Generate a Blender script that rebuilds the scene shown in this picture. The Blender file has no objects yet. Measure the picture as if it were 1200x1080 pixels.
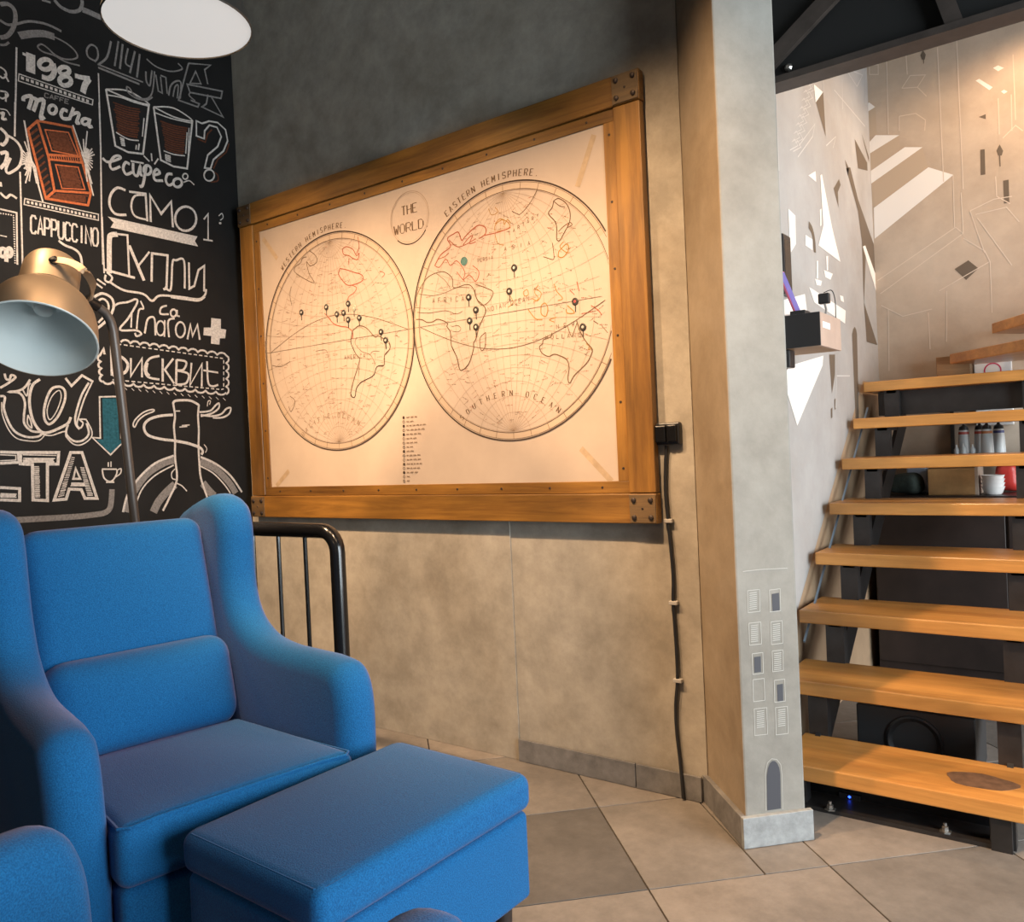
import bpy, bmesh, math, random
import numpy as np
from mathutils import Vector, Matrix
random.seed(7); rng = random.Random(11)
SC = bpy.context.scene
COL = SC.collection

# ------------------------------------------------------------------ camera
F = 957.0; H = 1.1; ROLL = math.atan(.045); YAW = math.atan(700 / 957.); PITCH = -math.atan(11 / 957.)
f0 = np.array([-math.sin(YAW), math.cos(YAW), 0.]); r0 = np.array([math.cos(YAW), math.sin(YAW), 0.]); u0 = np.array([0, 0, 1.])
CF = f0 * math.cos(PITCH) + u0 * math.sin(PITCH); u1 = u0 * math.cos(PITCH) - f0 * math.sin(PITCH)
CR = r0 * math.cos(ROLL) - u1 * math.sin(ROLL); CU = u1 * math.cos(ROLL) + r0 * math.sin(ROLL)
EYE = np.array([0, 0, H])
cd = bpy.data.cameras.new('camera'); cam = bpy.data.objects.new('camera', cd); COL.objects.link(cam)
M = Matrix.Identity(4)
for i in range(3):
    M[i][0] = CR[i]; M[i][1] = CU[i]; M[i][2] = -CF[i]; M[i][3] = EYE[i]
cam.matrix_world = M
cd.sensor_fit = 'HORIZONTAL'; cd.sensor_width = 36; cd.lens = 36 * F / 1200; cd.clip_start = .02
SC.camera = cam

# ------------------------------------------------------------------ world, daylight, exposure
vs = SC.view_settings
vs.view_transform = 'Standard'; vs.look = 'None'; vs.exposure = 0.0; vs.gamma = 1.0; vs.use_curve_mapping = False
w = bpy.data.worlds.new('world'); SC.world = w; w.use_nodes = True
w.node_tree.nodes['Background'].inputs[0].default_value = (.75, .87, 1, 1)
w.node_tree.nodes['Background'].inputs[1].default_value = .6

def area(name, loc, rot, sx, sy, power, col):
    l = bpy.data.lights.new(name, 'AREA'); l.shape = 'RECTANGLE'; l.size = sx; l.size_y = sy; l.energy = power; l.color = col
    o = bpy.data.objects.new(name, l); COL.objects.link(o); o.location = loc; o.rotation_euler = rot
    return o
# daylight through the two shop windows of the right-hand wall (X = 2.6), shining towards -X
area('daylight_window_near', (2.66, .9, 1.35), (0, math.radians(90), 0), 2.1, 1.8, 222, (.83, .95, 1))
area('daylight_window_far', (2.66, 3.1, 1.35), (0, math.radians(90), 0), 2.1, 2.1, 115, (1, .98, .95))

def ray(x, y): return CF + CR * ((x - 600) / F) + CU * ((540 - y) / F)
def hit(x, y, p, n):
    d = ray(x, y); n = np.array(n, float); return EYE + d * (np.dot(np.array(p, float) - EYE, n) / np.dot(d, n))
def atY(x, y, Y): return hit(x, y, (0, Y, 0), (0, 1, 0))
def atX(x, y, X): return hit(x, y, (X, 0, 0), (1, 0, 0))
def atZ(x, y, Z): return hit(x, y, (0, 0, Z), (0, 0, 1))

# ------------------------------------------------------------------ materials
MATS = {}
def nodes(m):
    m.use_nodes = True; nt = m.node_tree; b = nt.nodes['Principled BSDF']; return nt, b
def mat(name, col, rough=.6, metal=0., spec=.5, noise=0., scale=8., bump=0., stretch=(1, 1, 1), sheen=0., emit=None, coat=0., detail=6., col2=None, bscale=None, stain=0., sheen_tint=None):
    if name in MATS: return MATS[name]
    m = bpy.data.materials.new(name); nt, b = nodes(m); N = nt.nodes; L = nt.links
    b.inputs['Base Color'].default_value = (*col, 1); b.inputs['Roughness'].default_value = rough
    b.inputs['Metallic'].default_value = metal; b.inputs['Specular IOR Level'].default_value = spec
    b.inputs['Coat Weight'].default_value = coat
    if sheen:
        b.inputs['Sheen Weight'].default_value = sheen; b.inputs['Sheen Roughness'].default_value = .45
        if sheen_tint: b.inputs['Sheen Tint'].default_value = (*sheen_tint, 1)
    if emit:
        b.inputs['Emission Color'].default_value = (*emit[:3], 1); b.inputs['Emission Strength'].default_value = emit[3]
    if noise or bump:
        tc = N.new('ShaderNodeTexCoord'); mp = N.new('ShaderNodeMapping'); L.new(tc.outputs['Object'], mp.inputs[0])
        mp.inputs['Scale'].default_value = stretch
        nz = N.new('ShaderNodeTexNoise'); nz.inputs['Scale'].default_value = scale; nz.inputs['Detail'].default_value = detail; nz.inputs['Roughness'].default_value = .62
        L.new(mp.outputs[0], nz.inputs['Vector'])
        if noise:
            cr = N.new('ShaderNodeValToRGB'); L.new(nz.outputs['Fac'], cr.inputs[0])
            c2 = col2 or tuple(c * (1 - noise) for c in col); c1 = tuple(min(1, c * (1 + noise)) for c in col)
            cr.color_ramp.elements[0].position = .32; cr.color_ramp.elements[1].position = .68
            cr.color_ramp.elements[0].color = (*c2, 1); cr.color_ramp.elements[1].color = (*c1, 1)
            out = cr.outputs[0]
            if stain:
                n2 = N.new('ShaderNodeTexNoise'); n2.inputs['Scale'].default_value = scale * .25; n2.inputs['Detail'].default_value = 4
                L.new(tc.outputs['Object'], n2.inputs['Vector'])
                r2 = N.new('ShaderNodeValToRGB'); L.new(n2.outputs['Fac'], r2.inputs[0])
                r2.color_ramp.elements[0].position = .38; r2.color_ramp.elements[1].position = .62
                r2.color_ramp.elements[0].color = (1 - stain, 1 - stain, 1 - stain, 1); r2.color_ramp.elements[1].color = (1, 1, 1, 1)
                mx = N.new('ShaderNodeMix'); mx.data_type = 'RGBA'; mx.blend_type = 'MULTIPLY'; mx.inputs[0].default_value = 1
                L.new(out, mx.inputs[6]); L.new(r2.outputs[0], mx.inputs[7]); out = mx.outputs[2]
            L.new(out, b.inputs['Base Color'])
        if bump:
            nb = nz
            if bscale:
                nb = N.new('ShaderNodeTexNoise'); nb.inputs['Scale'].default_value = bscale; nb.inputs['Detail'].default_value = 3
                L.new(mp.outputs[0], nb.inputs['Vector'])
            bp = N.new('ShaderNodeBump'); bp.inputs['Strength'].default_value = bump; bp.inputs['Distance'].default_value = .01
            L.new(nb.outputs['Fac'], bp.inputs['Height']); L.new(bp.outputs[0], b.inputs['Normal'])
    MATS[name] = m
    return m

def wood(name, c1, c2, axis, rough=.5, gscale=26., coat=0., lines=.42):
    """board wood: long grain along the object axis, darker grain lines and blotches"""
    m = bpy.data.materials.new(name); nt, b = nodes(m); N = nt.nodes; L = nt.links
    tc = N.new('ShaderNodeTexCoord'); oi = N.new('ShaderNodeObjectInfo')
    ad = N.new('ShaderNodeVectorMath'); ad.operation = 'ADD'
    sc_ = N.new('ShaderNodeVectorMath'); sc_.operation = 'SCALE'; sc_.inputs[3].default_value = 13.
    cb = N.new('ShaderNodeCombineXYZ'); L.new(oi.outputs['Random'], cb.inputs[0]); L.new(oi.outputs['Random'], cb.inputs[1]); L.new(oi.outputs['Random'], cb.inputs[2])
    L.new(cb.outputs[0], sc_.inputs[0]); L.new(tc.outputs['Object'], ad.inputs[0]); L.new(sc_.outputs[0], ad.inputs[1])
    mp = N.new('ShaderNodeMapping'); s = [1., 1., 1.]; s[axis] = .06; mp.inputs['Scale'].default_value = s
    L.new(ad.outputs[0], mp.inputs[0])
    nz = N.new('ShaderNodeTexNoise'); nz.inputs['Scale'].default_value = gscale; nz.inputs['Detail'].default_value = 8; nz.inputs['Roughness'].default_value = .7; nz.inputs['Distortion'].default_value = .6
    L.new(mp.outputs[0], nz.inputs['Vector'])
    cr = N.new('ShaderNodeValToRGB'); L.new(nz.outputs['Fac'], cr.inputs[0])
    e = cr.color_ramp.elements; e[0].position = .30; e[1].position = .66
    e[0].color = (*c2, 1); e[1].color = (*c1, 1)
    n2 = N.new('ShaderNodeTexNoise'); n2.inputs['Scale'].default_value = 5; n2.inputs['Detail'].default_value = 5
    mp2 = N.new('ShaderNodeMapping'); s2 = [1., 1., 1.]; s2[axis] = .35; mp2.inputs['Scale'].default_value = s2
    L.new(ad.outputs[0], mp2.inputs[0]); L.new(mp2.outputs[0], n2.inputs['Vector'])
    r2 = N.new('ShaderNodeValToRGB'); L.new(n2.outputs['Fac'], r2.inputs[0])
    r2.color_ramp.elements[0].position = .3; r2.color_ramp.elements[1].position = .6
    r2.color_ramp.elements[0].color = (lines, lines, lines * .95, 1); r2.color_ramp.elements[1].color = (1, 1, 1, 1)
    mx = N.new('ShaderNodeMix'); mx.data_type = 'RGBA'; mx.blend_type = 'MULTIPLY'; mx.inputs[0].default_value = 1
    L.new(cr.outputs[0], mx.inputs[6]); L.new(r2.outputs[0], mx.inputs[7]); L.new(mx.outputs[2], b.inputs['Base Color'])
    b.inputs['Roughness'].default_value = rough; b.inputs['Coat Weight'].default_value = coat; b.inputs['Coat Roughness'].default_value = .25
    bp = N.new('ShaderNodeBump'); bp.inputs['Strength'].default_value = .25; bp.inputs['Distance'].default_value = .004
    L.new(nz.outputs['Fac'], bp.inputs['Height']); L.new(bp.outputs[0], b.inputs['Normal'])
    MATS[name] = m
    return m

def plaster(name, c1, c2, c3, rough=.75, s1=2.2, s2=9., mott=.25, spec=.35):
    """trowelled concrete plaster: large clouds, small mottling, fine scratches"""
    m = bpy.data.materials.new(name); nt, b = nodes(m); N = nt.nodes; L = nt.links
    tc = N.new('ShaderNodeTexCoord')
    a = N.new('ShaderNodeTexNoise'); a.inputs['Scale'].default_value = s1; a.inputs['Detail'].default_value = 7; a.inputs['Roughness'].default_value = .6; a.inputs['Distortion'].default_value = .4
    L.new(tc.outputs['Object'], a.inputs['Vector'])
    cr = N.new('ShaderNodeValToRGB'); L.new(a.outputs['Fac'], cr.inputs[0]); e = cr.color_ramp.elements
    e[0].position = .32; e[0].color = (*c3, 1); e[1].position = .68; e[1].color = (*c1, 1)
    k = cr.color_ramp.elements.new(.5); k.color = (*c2, 1)
    d = N.new('ShaderNodeTexNoise'); d.inputs['Scale'].default_value = s2; d.inputs['Detail'].default_value = 9; d.inputs['Roughness'].default_value = .7
    L.new(tc.outputs['Object'], d.inputs['Vector'])
    r2 = N.new('ShaderNodeValToRGB'); L.new(d.outputs['Fac'], r2.inputs[0])
    r2.color_ramp.elements[0].position = .35; r2.color_ramp.elements[1].position = .65
    g = 1 - mott; r2.color_ramp.elements[0].color = (g, g, g, 1); r2.color_ramp.elements[1].color = (1, 1, 1, 1)
    mx = N.new('ShaderNodeMix'); mx.data_type = 'RGBA'; mx.blend_type = 'MULTIPLY'; mx.inputs[0].default_value = 1
    L.new(cr.outputs[0], mx.inputs[6]); L.new(r2.outputs[0], mx.inputs[7]); L.new(mx.outputs[2], b.inputs['Base Color'])
    b.inputs['Roughness'].default_value = rough; b.inputs['Specular IOR Level'].default_value = spec
    bp = N.new('ShaderNodeBump'); bp.inputs['Strength'].default_value = .22; bp.inputs['Distance'].default_value = .006
    L.new(d.outputs['Fac'], bp.inputs['Height']); L.new(bp.outputs[0], b.inputs['Normal'])
    MATS[name] = m
    return m

def fabric(name, col, col2):
    m = bpy.data.materials.new(name); nt, b = nodes(m); N = nt.nodes; L = nt.links
    tc = N.new('ShaderNodeTexCoord')
    a = N.new('ShaderNodeTexNoise'); a.inputs['Scale'].default_value = 420; a.inputs['Detail'].default_value = 2
    L.new(tc.outputs['Object'], a.inputs['Vector'])
    cr = N.new('ShaderNodeValToRGB'); L.new(a.outputs['Fac'], cr.inputs[0]); e = cr.color_ramp.elements
    e[0].position = .35; e[0].color = (*col2, 1); e[1].position = .65; e[1].color = (*col, 1)
    L.new(cr.outputs[0], b.inputs['Base Color'])
    b.inputs['Roughness'].default_value = .9; b.inputs['Specular IOR Level'].default_value = .15
    b.inputs['Sheen Weight'].default_value = .22; b.inputs['Sheen Roughness'].default_value = .4; b.inputs['Sheen Tint'].default_value = (1, .62, .72, 1)
    bp = N.new('ShaderNodeBump'); bp.inputs['Strength'].default_value = .35; bp.inputs['Distance'].default_value = .002
    L.new(a.outputs['Fac'], bp.inputs['Height']); L.new(bp.outputs[0], b.inputs['Normal'])
    MATS[name] = m
    return m

plaster('plaster_map', (.44, .40, .345), (.375, .335, .28), (.29, .25, .20), s1=1.9, s2=10, mott=.28)
plaster('plaster_pillar_side', (.34, .275, .205), (.30, .235, .165), (.24, .18, .12), s1=3, s2=14, mott=.15)
plaster('plaster_pillar', (.295, .285, .262), (.26, .248, .225), (.21, .197, .175), s1=3, s2=14, mott=.15)
plaster('plaster_stair', (.53, .435, .35), (.47, .375, .295), (.385, .30, .225), s1=1.6, s2=7, mott=.12)
plaster('plaster_stair_side', (.39, .385, .385), (.355, .345, .34), (.315, .295, .28), s1=1.6, s2=7, mott=.1)
mat('chalkboard', (.008, .0075, .0075), rough=.65, spec=.22, noise=.35, scale=3, bump=.05, bscale=60)
mat('chalk', (.50, .46, .43), rough=.95, spec=.1, noise=.28, scale=120)
mat('chalk_dim', (.19, .175, .168), rough=.95, spec=.1, noise=.3, scale=120)
mat('chalk_orange', (.40, .115, .045), rough=.95, spec=.1, noise=.3, scale=120)
mat('chalk_brown', (.10, .036, .02), rough=.95, spec=.1, noise=.3, scale=120)
mat('chalk_teal', (.02, .085, .115), rough=.95, spec=.1, noise=.35, scale=90)
wood('frame_wood_h', (.33, .155, .027), (.13, .052, .008), 0, rough=.5, coat=.15)
wood('frame_wood_v', (.33, .155, .027), (.13, .052, .008), 2, rough=.5, coat=.15)
wood('frame_stained', (.20, .115, .045), (.06, .04, .022), 0, rough=.6)
wood('tread_wood', (.72, .335, .085), (.47, .19, .042), 0, rough=.32, coat=.35, gscale=20)
wood('box_wood', (.42, .26, .13), (.30, .17, .08), 0, rough=.6)
mat('paper_map', (.465, .37, .30), rough=.8, spec=.2, noise=.06, scale=3.5, stain=.09)
mat('ink', (.05, .03, .02), rough=.9); mat('ink_faint', (.27, .185, .125), rough=.9); mat('ink_mid', (.14, .085, .05), rough=.9)
mat('ink_red', (.33, .10, .06), rough=.9); mat('ink_ochre', (.32, .17, .045), rough=.9); mat('tape', (.39, .28, .18), rough=.7, noise=.15, scale=30)
mat('ink_green', (.08, .17, .15), rough=.9); mat('ring_tint', (.44, .33, .24), rough=.85)
fabric('blue_fabric', (.010, .12, .305), (.006, .073, .205))
mat('black_metal', (.006, .006, .007), rough=.22, spec=.45, coat=.15)
mat('black_steel', (.018, .016, .016), rough=.42, spec=.5, noise=.4, scale=14)
mat('truss_steel', (.048, .037, .032), rough=.5, noise=.25, scale=20)
mat('black_plastic', (.015, .015, .017), rough=.35)
mat('dark_panel', (.022, .014, .012), rough=.45, noise=.4, scale=5)
mat('ceiling_dark', (.007, .0065, .0065), rough=.8)
mat('bronze', (.29, .215, .148), rough=.47, metal=.65, noise=.08, scale=3)
mat('lamp_white', (.56, .61, .61), rough=.45)
mat('pole_grey', (.075, .066, .062), rough=.38, metal=.3)
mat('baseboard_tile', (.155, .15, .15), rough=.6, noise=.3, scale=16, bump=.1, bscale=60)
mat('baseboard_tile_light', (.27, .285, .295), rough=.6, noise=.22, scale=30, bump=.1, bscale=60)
mat('grout', (.05, .043, .038), rough=.9)
mat('steel_bolt', (.35, .33, .31), rough=.35, metal=.9)
mat('rust_bolt', (.05, .035, .028), rough=.5, metal=.5)
mat('clip_grey', (.35, .33, .31), rough=.5)
mat('mural_white', (.74, .70, .665), rough=.7); mat('mural_dark', (.115, .085, .06), rough=.7); mat('mural_line', (.60, .50, .41), rough=.8); mat('mural_pale', (.43, .42, .395), rough=.8); mat('mural_soft', (.52, .50, .485), rough=.8)
mat('mural_navy', (.05, .052, .065), rough=.7); mat('mural_brown', (.37, .25, .155), rough=.75, noise=.12, scale=5); mat('mural_shade', (.42, .325, .24), rough=.75)
mat('white_plain', (.8, .8, .8), rough=.5); mat('wall_white', (.27, .255, .235), rough=.7, noise=.12, scale=4)
mat('cardboard', (.42, .24, .095), rough=.8, noise=.15, scale=20)

# ------------------------------------------------------------------ mesh helpers
class MB:
    def __init__(s): s.v = []; s.f = []
    def add(s, vs_, fs):
        k = len(s.v); s.v += [tuple(map(float, p)) for p in vs_]; s.f += [tuple(i + k for i in q) for q in fs]; return s
    def box(s, x0, x1, y0, y1, z0, z1):
        return s.add([(x0, y0, z0), (x1, y0, z0), (x1, y1, z0), (x0, y1, z0), (x0, y0, z1), (x1, y0, z1), (x1, y1, z1), (x0, y1, z1)],
                     [(0, 3, 2, 1), (4, 5, 6, 7), (0, 1, 5, 4), (1, 2, 6, 5), (2, 3, 7, 6), (3, 0, 4, 7)])
    def obox(s, c, ax, h):
        c = np.array(c, float); a = [np.array(q, float) / np.linalg.norm(q) for q in ax]
        P = [c + a[0] * sx * h[0] + a[1] * sy * h[1] + a[2] * sz * h[2] for sz in (-1, 1) for sx, sy in ((-1, -1), (1, -1), (1, 1), (-1, 1))]
        return s.add(P, [(0, 3, 2, 1), (4, 5, 6, 7), (0, 1, 5, 4), (1, 2, 6, 5), (2, 3, 7, 6), (3, 0, 4, 7)])
    def bar(s, p, q, wdt, hgt, up=(0, 0, 1)):
        p = np.array(p, float); q = np.array(q, float); d = q - p; n = np.linalg.norm(d); d = d / n
        x = np.cross(d, up); x = x / np.linalg.norm(x); y = np.cross(x, d)
        return s.obox((p + q) / 2, (d, x, y), (n / 2, wdt / 2, hgt / 2))
    def tube(s, pts, r, seg=10, caps=True):
        P = [np.array(p, float) for p in pts]; n = len(P); rs = r if isinstance(r, (list, tuple)) else [r] * n
        T = [P[min(i + 1, n - 1)] - P[max(i - 1, 0)] for i in range(n)]; T = [t / np.linalg.norm(t) for t in T]
        a = np.array([0, 0, 1.]) if abs(T[0][2]) < .9 else np.array([1., 0, 0]); x = np.cross(T[0], a); x /= np.linalg.norm(x)
        vv = []; ff = []
        for i in range(n):
            x = x - T[i] * np.dot(x, T[i]); x /= np.linalg.norm(x); y = np.cross(T[i], x)
            for k in range(seg):
                an = 2 * math.pi * k / seg; vv.append(P[i] + (x * math.cos(an) + y * math.sin(an)) * rs[i])
        for i in range(n - 1):
            for k in range(seg):
                k2 = (k + 1) % seg; ff.append((i * seg + k, i * seg + k2, (i + 1) * seg + k2, (i + 1) * seg + k))
        if caps: ff.append(tuple(range(seg))[::-1]); ff.append(tuple((n - 1) * seg + k for k in range(seg)))
        return s.add(vv, ff)
    def lathe(s, prof, c, axis=(0, 0, 1), seg=24, cap0=True, cap1=True):
        """prof: (radius, distance along the axis)"""
        a = np.array(axis, float); a /= np.linalg.norm(a); t = np.array([0, 0, 1.]) if abs(a[2]) < .9 else np.array([1., 0, 0])
        x = np.cross(a, t); x /= np.linalg.norm(x); y = np.cross(a, x); c = np.array(c, float); vv = []; ff = []
        for r_, h_ in prof:
            for k in range(seg):
                an = 2 * math.pi * k / seg; vv.append(c + a * h_ + (x * math.cos(an) + y * math.sin(an)) * r_)
        for i in range(len(prof) - 1):
            for k in range(seg):
                k2 = (k + 1) % seg; ff.append((i * seg + k, i * seg + k2, (i + 1) * seg + k2, (i + 1) * seg + k))
        if cap0: ff.append(tuple(range(seg))[::-1])
        if cap1: ff.append(tuple((len(prof) - 1) * seg + k for k in range(seg)))
        return s.add(vv, ff)
    def rbox(s, c, h, r, n=8, fn=None):
        """rounded box; fn(p) reshapes points given in box coordinates"""
        c = np.array(c, float); h = np.array(h, float); idx = {}; vv = []; ff = []
        def vid(p):
            k = tuple(np.round(p, 5))
            if k not in idx: idx[k] = len(vv); vv.append(np.array(p))
            return idx[k]
        def g(hh):  # sample positions along one axis, dense near the ends
            e = list(np.linspace(-hh, -hh + r, 4)); m_ = list(np.linspace(-hh + r, hh - r, n + 1))[1:-1]; return e + m_ + [-q for q in e[::-1]]
        for ax in range(3):
            b, c_ = [(1, 2), (2, 0), (0, 1)][ax]; gb = g(h[b]); gc = g(h[c_])
            for sg in (-1, 1):
                for i in range(len(gb) - 1):
                    for j in range(len(gc) - 1):
                        q = []
                        for bi, cj in ((i, j), (i + 1, j), (i + 1, j + 1), (i, j + 1)):
                            p = np.zeros(3); p[ax] = sg * h[ax]; p[b] = gb[bi]; p[c_] = gc[cj]; q.append(vid(p))
                        ff.append(tuple(q) if sg > 0 else tuple(q[::-1]))
        out = []
        for p in vv:
            inn = np.clip(p, -(h - r), h - r); d = p - inn; L_ = np.linalg.norm(d)
            if L_ > 1e-9:
                p = inn + d / L_ * r
            if fn is not None: p = fn(np.array(p))
            out.append(p + c)
        return s.add(out, ff)
    def prism(s, poly, o, u, v, n, t):
        """flat polygon (u,v) given thickness t along n"""
        o = np.array(o, float); u = np.array(u, float); v = np.array(v, float); n = np.array(n, float); k = len(poly)
        A = [o + u * a + v * b for a, b in poly]; B = [p + n * t for p in A]
        ff = [tuple(range(k))[::-1], tuple(range(k, 2 * k))] + [(i, (i + 1) % k, k + (i + 1) % k, k + i) for i in range(k)]
        return s.add(A + B, ff)
    def obj(s, name, m, parent=None, smooth=False, bevel=0.):
        me = bpy.data.meshes.new(name); V = s.v
        me.from_pydata(V, [], s.f); me.update()
        bm = bmesh.new(); bm.from_mesh(me); bmesh.ops.recalc_face_normals(bm, faces=bm.faces); bm.to_mesh(me); bm.free()
        me.materials.append(MATS[m] if isinstance(m, str) else m)
        if smooth:
            me.polygons.foreach_set('use_smooth', [len(p_.vertices) < 60 for p_ in me.polygons])   # large flat caps stay flat
        o = bpy.data.objects.new(name, me); COL.objects.link(o)
        if parent is not None: o.parent = parent
        if bevel:
            b = o.modifiers.new('bevel', 'BEVEL'); b.width = bevel; b.segments = 2; b.limit_method = 'ANGLE'
        if smooth:
            try:
                me.set_sharp_from_angle(angle=math.radians(42))
            except Exception: pass
        return o
def tag(o, label, cat, group=None):
    o['label'] = label; o['category'] = cat
    if group: o['group'] = group
    return o
def struct(o): o['kind'] = 'structure'; return o
def thing(name, label, cat, loc=(0, 0, 0), rotz=0, group=None):
    o = bpy.data.objects.new(name, None); COL.objects.link(o); o.location = loc; o.rotation_euler = (0, 0, rotz); o.empty_display_size = .1
    return tag(o, label, cat, group)
def shift(mb, loc):   # geometry given in world coordinates, parent placed at loc without rotation
    mb.v = [(a - loc[0], b - loc[1], c - loc[2]) for a, b, c in mb.v]; return mb

# ------------------------------------------------------------------ the room
XL, YM, XS, YB = -3.2, 2.333, -.93, 4.45       # chalk wall, map wall, stair wall, stairwell back wall
ZC = 3.3
base_floor = struct(MB().box(-3.4, 2.8, -2.6, 4.7, -.12, -.009).obj('floor', 'grout'))
# diagonal floor tiles, each its own piece
def tile_mat(i, tint):
    k = 'tile_%d' % i
    plaster(k, tuple(c * 1.12 for c in tint), tint, tuple(c * .72 for c in tint), rough=.48, s1=3.5, s2=22, mott=.22, spec=.4)
    return k
TM = [tile_mat(0, (.235, .208, .187)), tile_mat(1, (.20, .178, .16)), tile_mat(2, (.115, .106, .10)), tile_mat(3, (.26, .225, .198))]
T0 = np.array([-.954, 1.797, 0]); S = .4835; g = .0022
d1 = np.array([math.sqrt(.5), math.sqrt(.5), 0]); d2 = np.array([-math.sqrt(.5), math.sqrt(.5), 0])
def tile(a0, a1, b0, b1, m):
    c = T0 + d1 * ((a0 + a1) / 2) + d2 * ((b0 + b1) / 2)
    o = MB().box(-(a1 - a0) / 2 + g, (a1 - a0) / 2 - g, -(b1 - b0) / 2 + g, (b1 - b0) / 2 - g, -.009, 0).obj('floor_tile', m, base_floor, bevel=.0007)
    o.location = c; o.rotation_euler = (0, 0, math.pi / 4)
for i in range(-6, 7):
    for j in range(-6, 7):
        c = T0 + d1 * ((i + .5) * S) + d2 * ((j + .5) * S)
        if not (-3.3 < c[0] < 1.2 and -.6 < c[1] < 4.5): continue
        if (i, j) == (0, 0):
            tile(0, .308, 0, S, TM[1]); tile(.308, S, 0, S, TM[1]); continue
        m = TM[2] if (i, j) in ((-1, 0), (-2, 1), (2, -2)) else TM[[0, 0, 1, 3][(i * 7 + j * 5) % 4]]
        tile(i * S, (i + 1) * S, j * S, (j + 1) * S, m)

wall_left = struct(MB().box(XL - .15, XL, -2.6, YM + .15, 0, ZC).obj('wall_left', 'chalkboard'))
wall_back = struct(MB().box(XL, -1.02, YM, YM + .15, 0, ZC).obj('wall_back', 'plaster_map'))
# the lower left part of the map wall stands slightly proud of the rest, its top edge behind the map frame
struct(MB().box(XL, -1.727, YM - .005, YM, 0, .93).obj('trim_1', 'plaster_map', bevel=.0015))
# free-standing pillar turned by 45 degrees
K0 = np.array([-.826, 2.128]); e1 = np.array([.690, .724]); e2 = np.array([-.679, .734]); PW = .178; PD = .44
pk = [K0, K0 + e1 * PW, K0 + e1 * PW + e2 * PD, K0 + e2 * PD]
pillar = struct(MB().prism([tuple(p) for p in pk], (0, 0, 0), (1, 0, 0), (0, 1, 0), (0, 0, 1), ZC).obj('wall_pillar', 'plaster_pillar', bevel=.006))
pillar.data.materials.append(MATS['plaster_pillar_side'])   # the flank has a browner plaster
for f_ in pillar.data.polygons:
    if f_.normal.x < -.5 and f_.normal.y < -.4: f_.material_index = 1
wall_stair = struct(MB().box(XS - .1, XS, 2.42, YB + .12, 0, ZC).obj('wall_stair', 'plaster_stair_side'))
wall_stair_back = struct(MB().box(XS - .1, 2.75, YB, YB + .12, 0, ZC).obj('wall_stair_back', 'plaster_stair'))
# walls outside the frame: behind the camera and the window wall on the right
struct(MB().box(XL - .15, 2.75, -2.75, -2.6, 0, ZC).obj('wall_front', 'wall_white'))
wr = MB(); WZ0, WZ1 = .3, 2.4
wr.box(2.6, 2.75, -2.6, YB + .12, 0, WZ0); wr.box(2.6, 2.75, -2.6, YB + .12, WZ1, ZC)
for y0, y1 in ((-2.6, 0), (1.8, 2.05), (4.15, YB + .12)): wr.box(2.6, 2.75, y0, y1, WZ0, WZ1)
struct(wr.obj('wall_right', 'wall_white'))
for n_, (y0, y1) in enumerate(((0, 1.8), (2.05, 4.15))):
    fr = MB(); 
    for yy in (y0 + .025, (y0 + y1) / 2, y1 - .025): fr.box(2.62, 2.68, yy - .025, yy + .025, WZ0, WZ1)
    for zz in (WZ0 + .025, WZ1 - .025): fr.box(2.62, 2.68, y0, y1, zz - .025, zz + .025)
    struct(fr.obj('window_%d' % (n_ + 1), 'black_steel'))
struct(MB().box(XL - .15, 2.75, -2.75, YB + .12, ZC, ZC + .1).obj('ceiling', 'ceiling_dark'))

# tile skirting
bb = struct(MB().box(-1.727, -1.04, YM - .004, YM, 0, .075).obj('baseboard_back', 'grout'))
for x0, x1 in ((-1.725, -1.262), (-1.259, -1.036)):
    MB().box(x0, x1, YM - .014, YM - .004, .001, .079).obj('skirting_tile', 'baseboard_tile', bb, bevel=.0015)
def pil_bb(p, q, nrm, m, name, ext):
    p = np.array([*p, 0]); q = np.array([*q, 0]); d = (q - p) / np.linalg.norm(q - p); n = np.array([*nrm, 0])
    o = MB().obox((p + q) / 2 + n * .007 + np.array([0, 0, .0425]) + d * ext[0], (d, n, (0, 0, 1)), (np.linalg.norm(q - p) / 2 + ext[1], .008, .0415)).obj(name, m, bevel=.0015)
    return struct(o)
n1 = np.array([e1[1], -e1[0]]); n2 = np.array([-e2[1], e2[0]])
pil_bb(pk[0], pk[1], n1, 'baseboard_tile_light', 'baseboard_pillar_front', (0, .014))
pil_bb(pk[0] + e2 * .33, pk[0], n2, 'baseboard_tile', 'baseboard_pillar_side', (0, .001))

# overhead mezzanine truss in front of the stairs
ty = 2.52; zb = atY(1000, 75, ty)[2]
tr = thing('mezzanine_truss', 'black steel mezzanine truss spanning above the staircase', 'truss', (0, ty, zb))
shift(MB().box(-.95, 2.55, ty + .012, ty + .05, zb + .002, ZC - .01), (0, ty, zb)).obj('web_panel', 'ceiling_dark', tr)
shift(MB().box(-.95, 2.55, ty - .03, ty + .05, zb, zb + .02), (0, ty, zb)).obj('bottom_chord', 'truss_steel', tr)
def brace(pa, pb, wd):
    a = atY(*pa, ty - .012); b = atY(*pb, ty - .012); d = b - a
    a2 = a; b2 = a + d * 3.2
    mb = MB(); mb.bar(a2, b2, .02, wd, up=(0, -1, 0)); 
    # bar() lays the second size along up; turn so the flat side faces the room
    mb = MB(); dd = d / np.linalg.norm(d); yv = np.array([0, 1., 0]); mb.obox((a2 + b2) / 2, (dd, yv, np.cross(dd, yv)), (np.linalg.norm(b2 - a2) / 2, .01, wd / 2))
    shift(mb, (0, ty, zb)).obj('diagonal_brace', 'truss_steel', tr)
brace((893, 83), (970, 0), .05)
brace((1121, 34), (1108, 0), .042)
bp_ = atY(923, 78, ty - .002)
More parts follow.
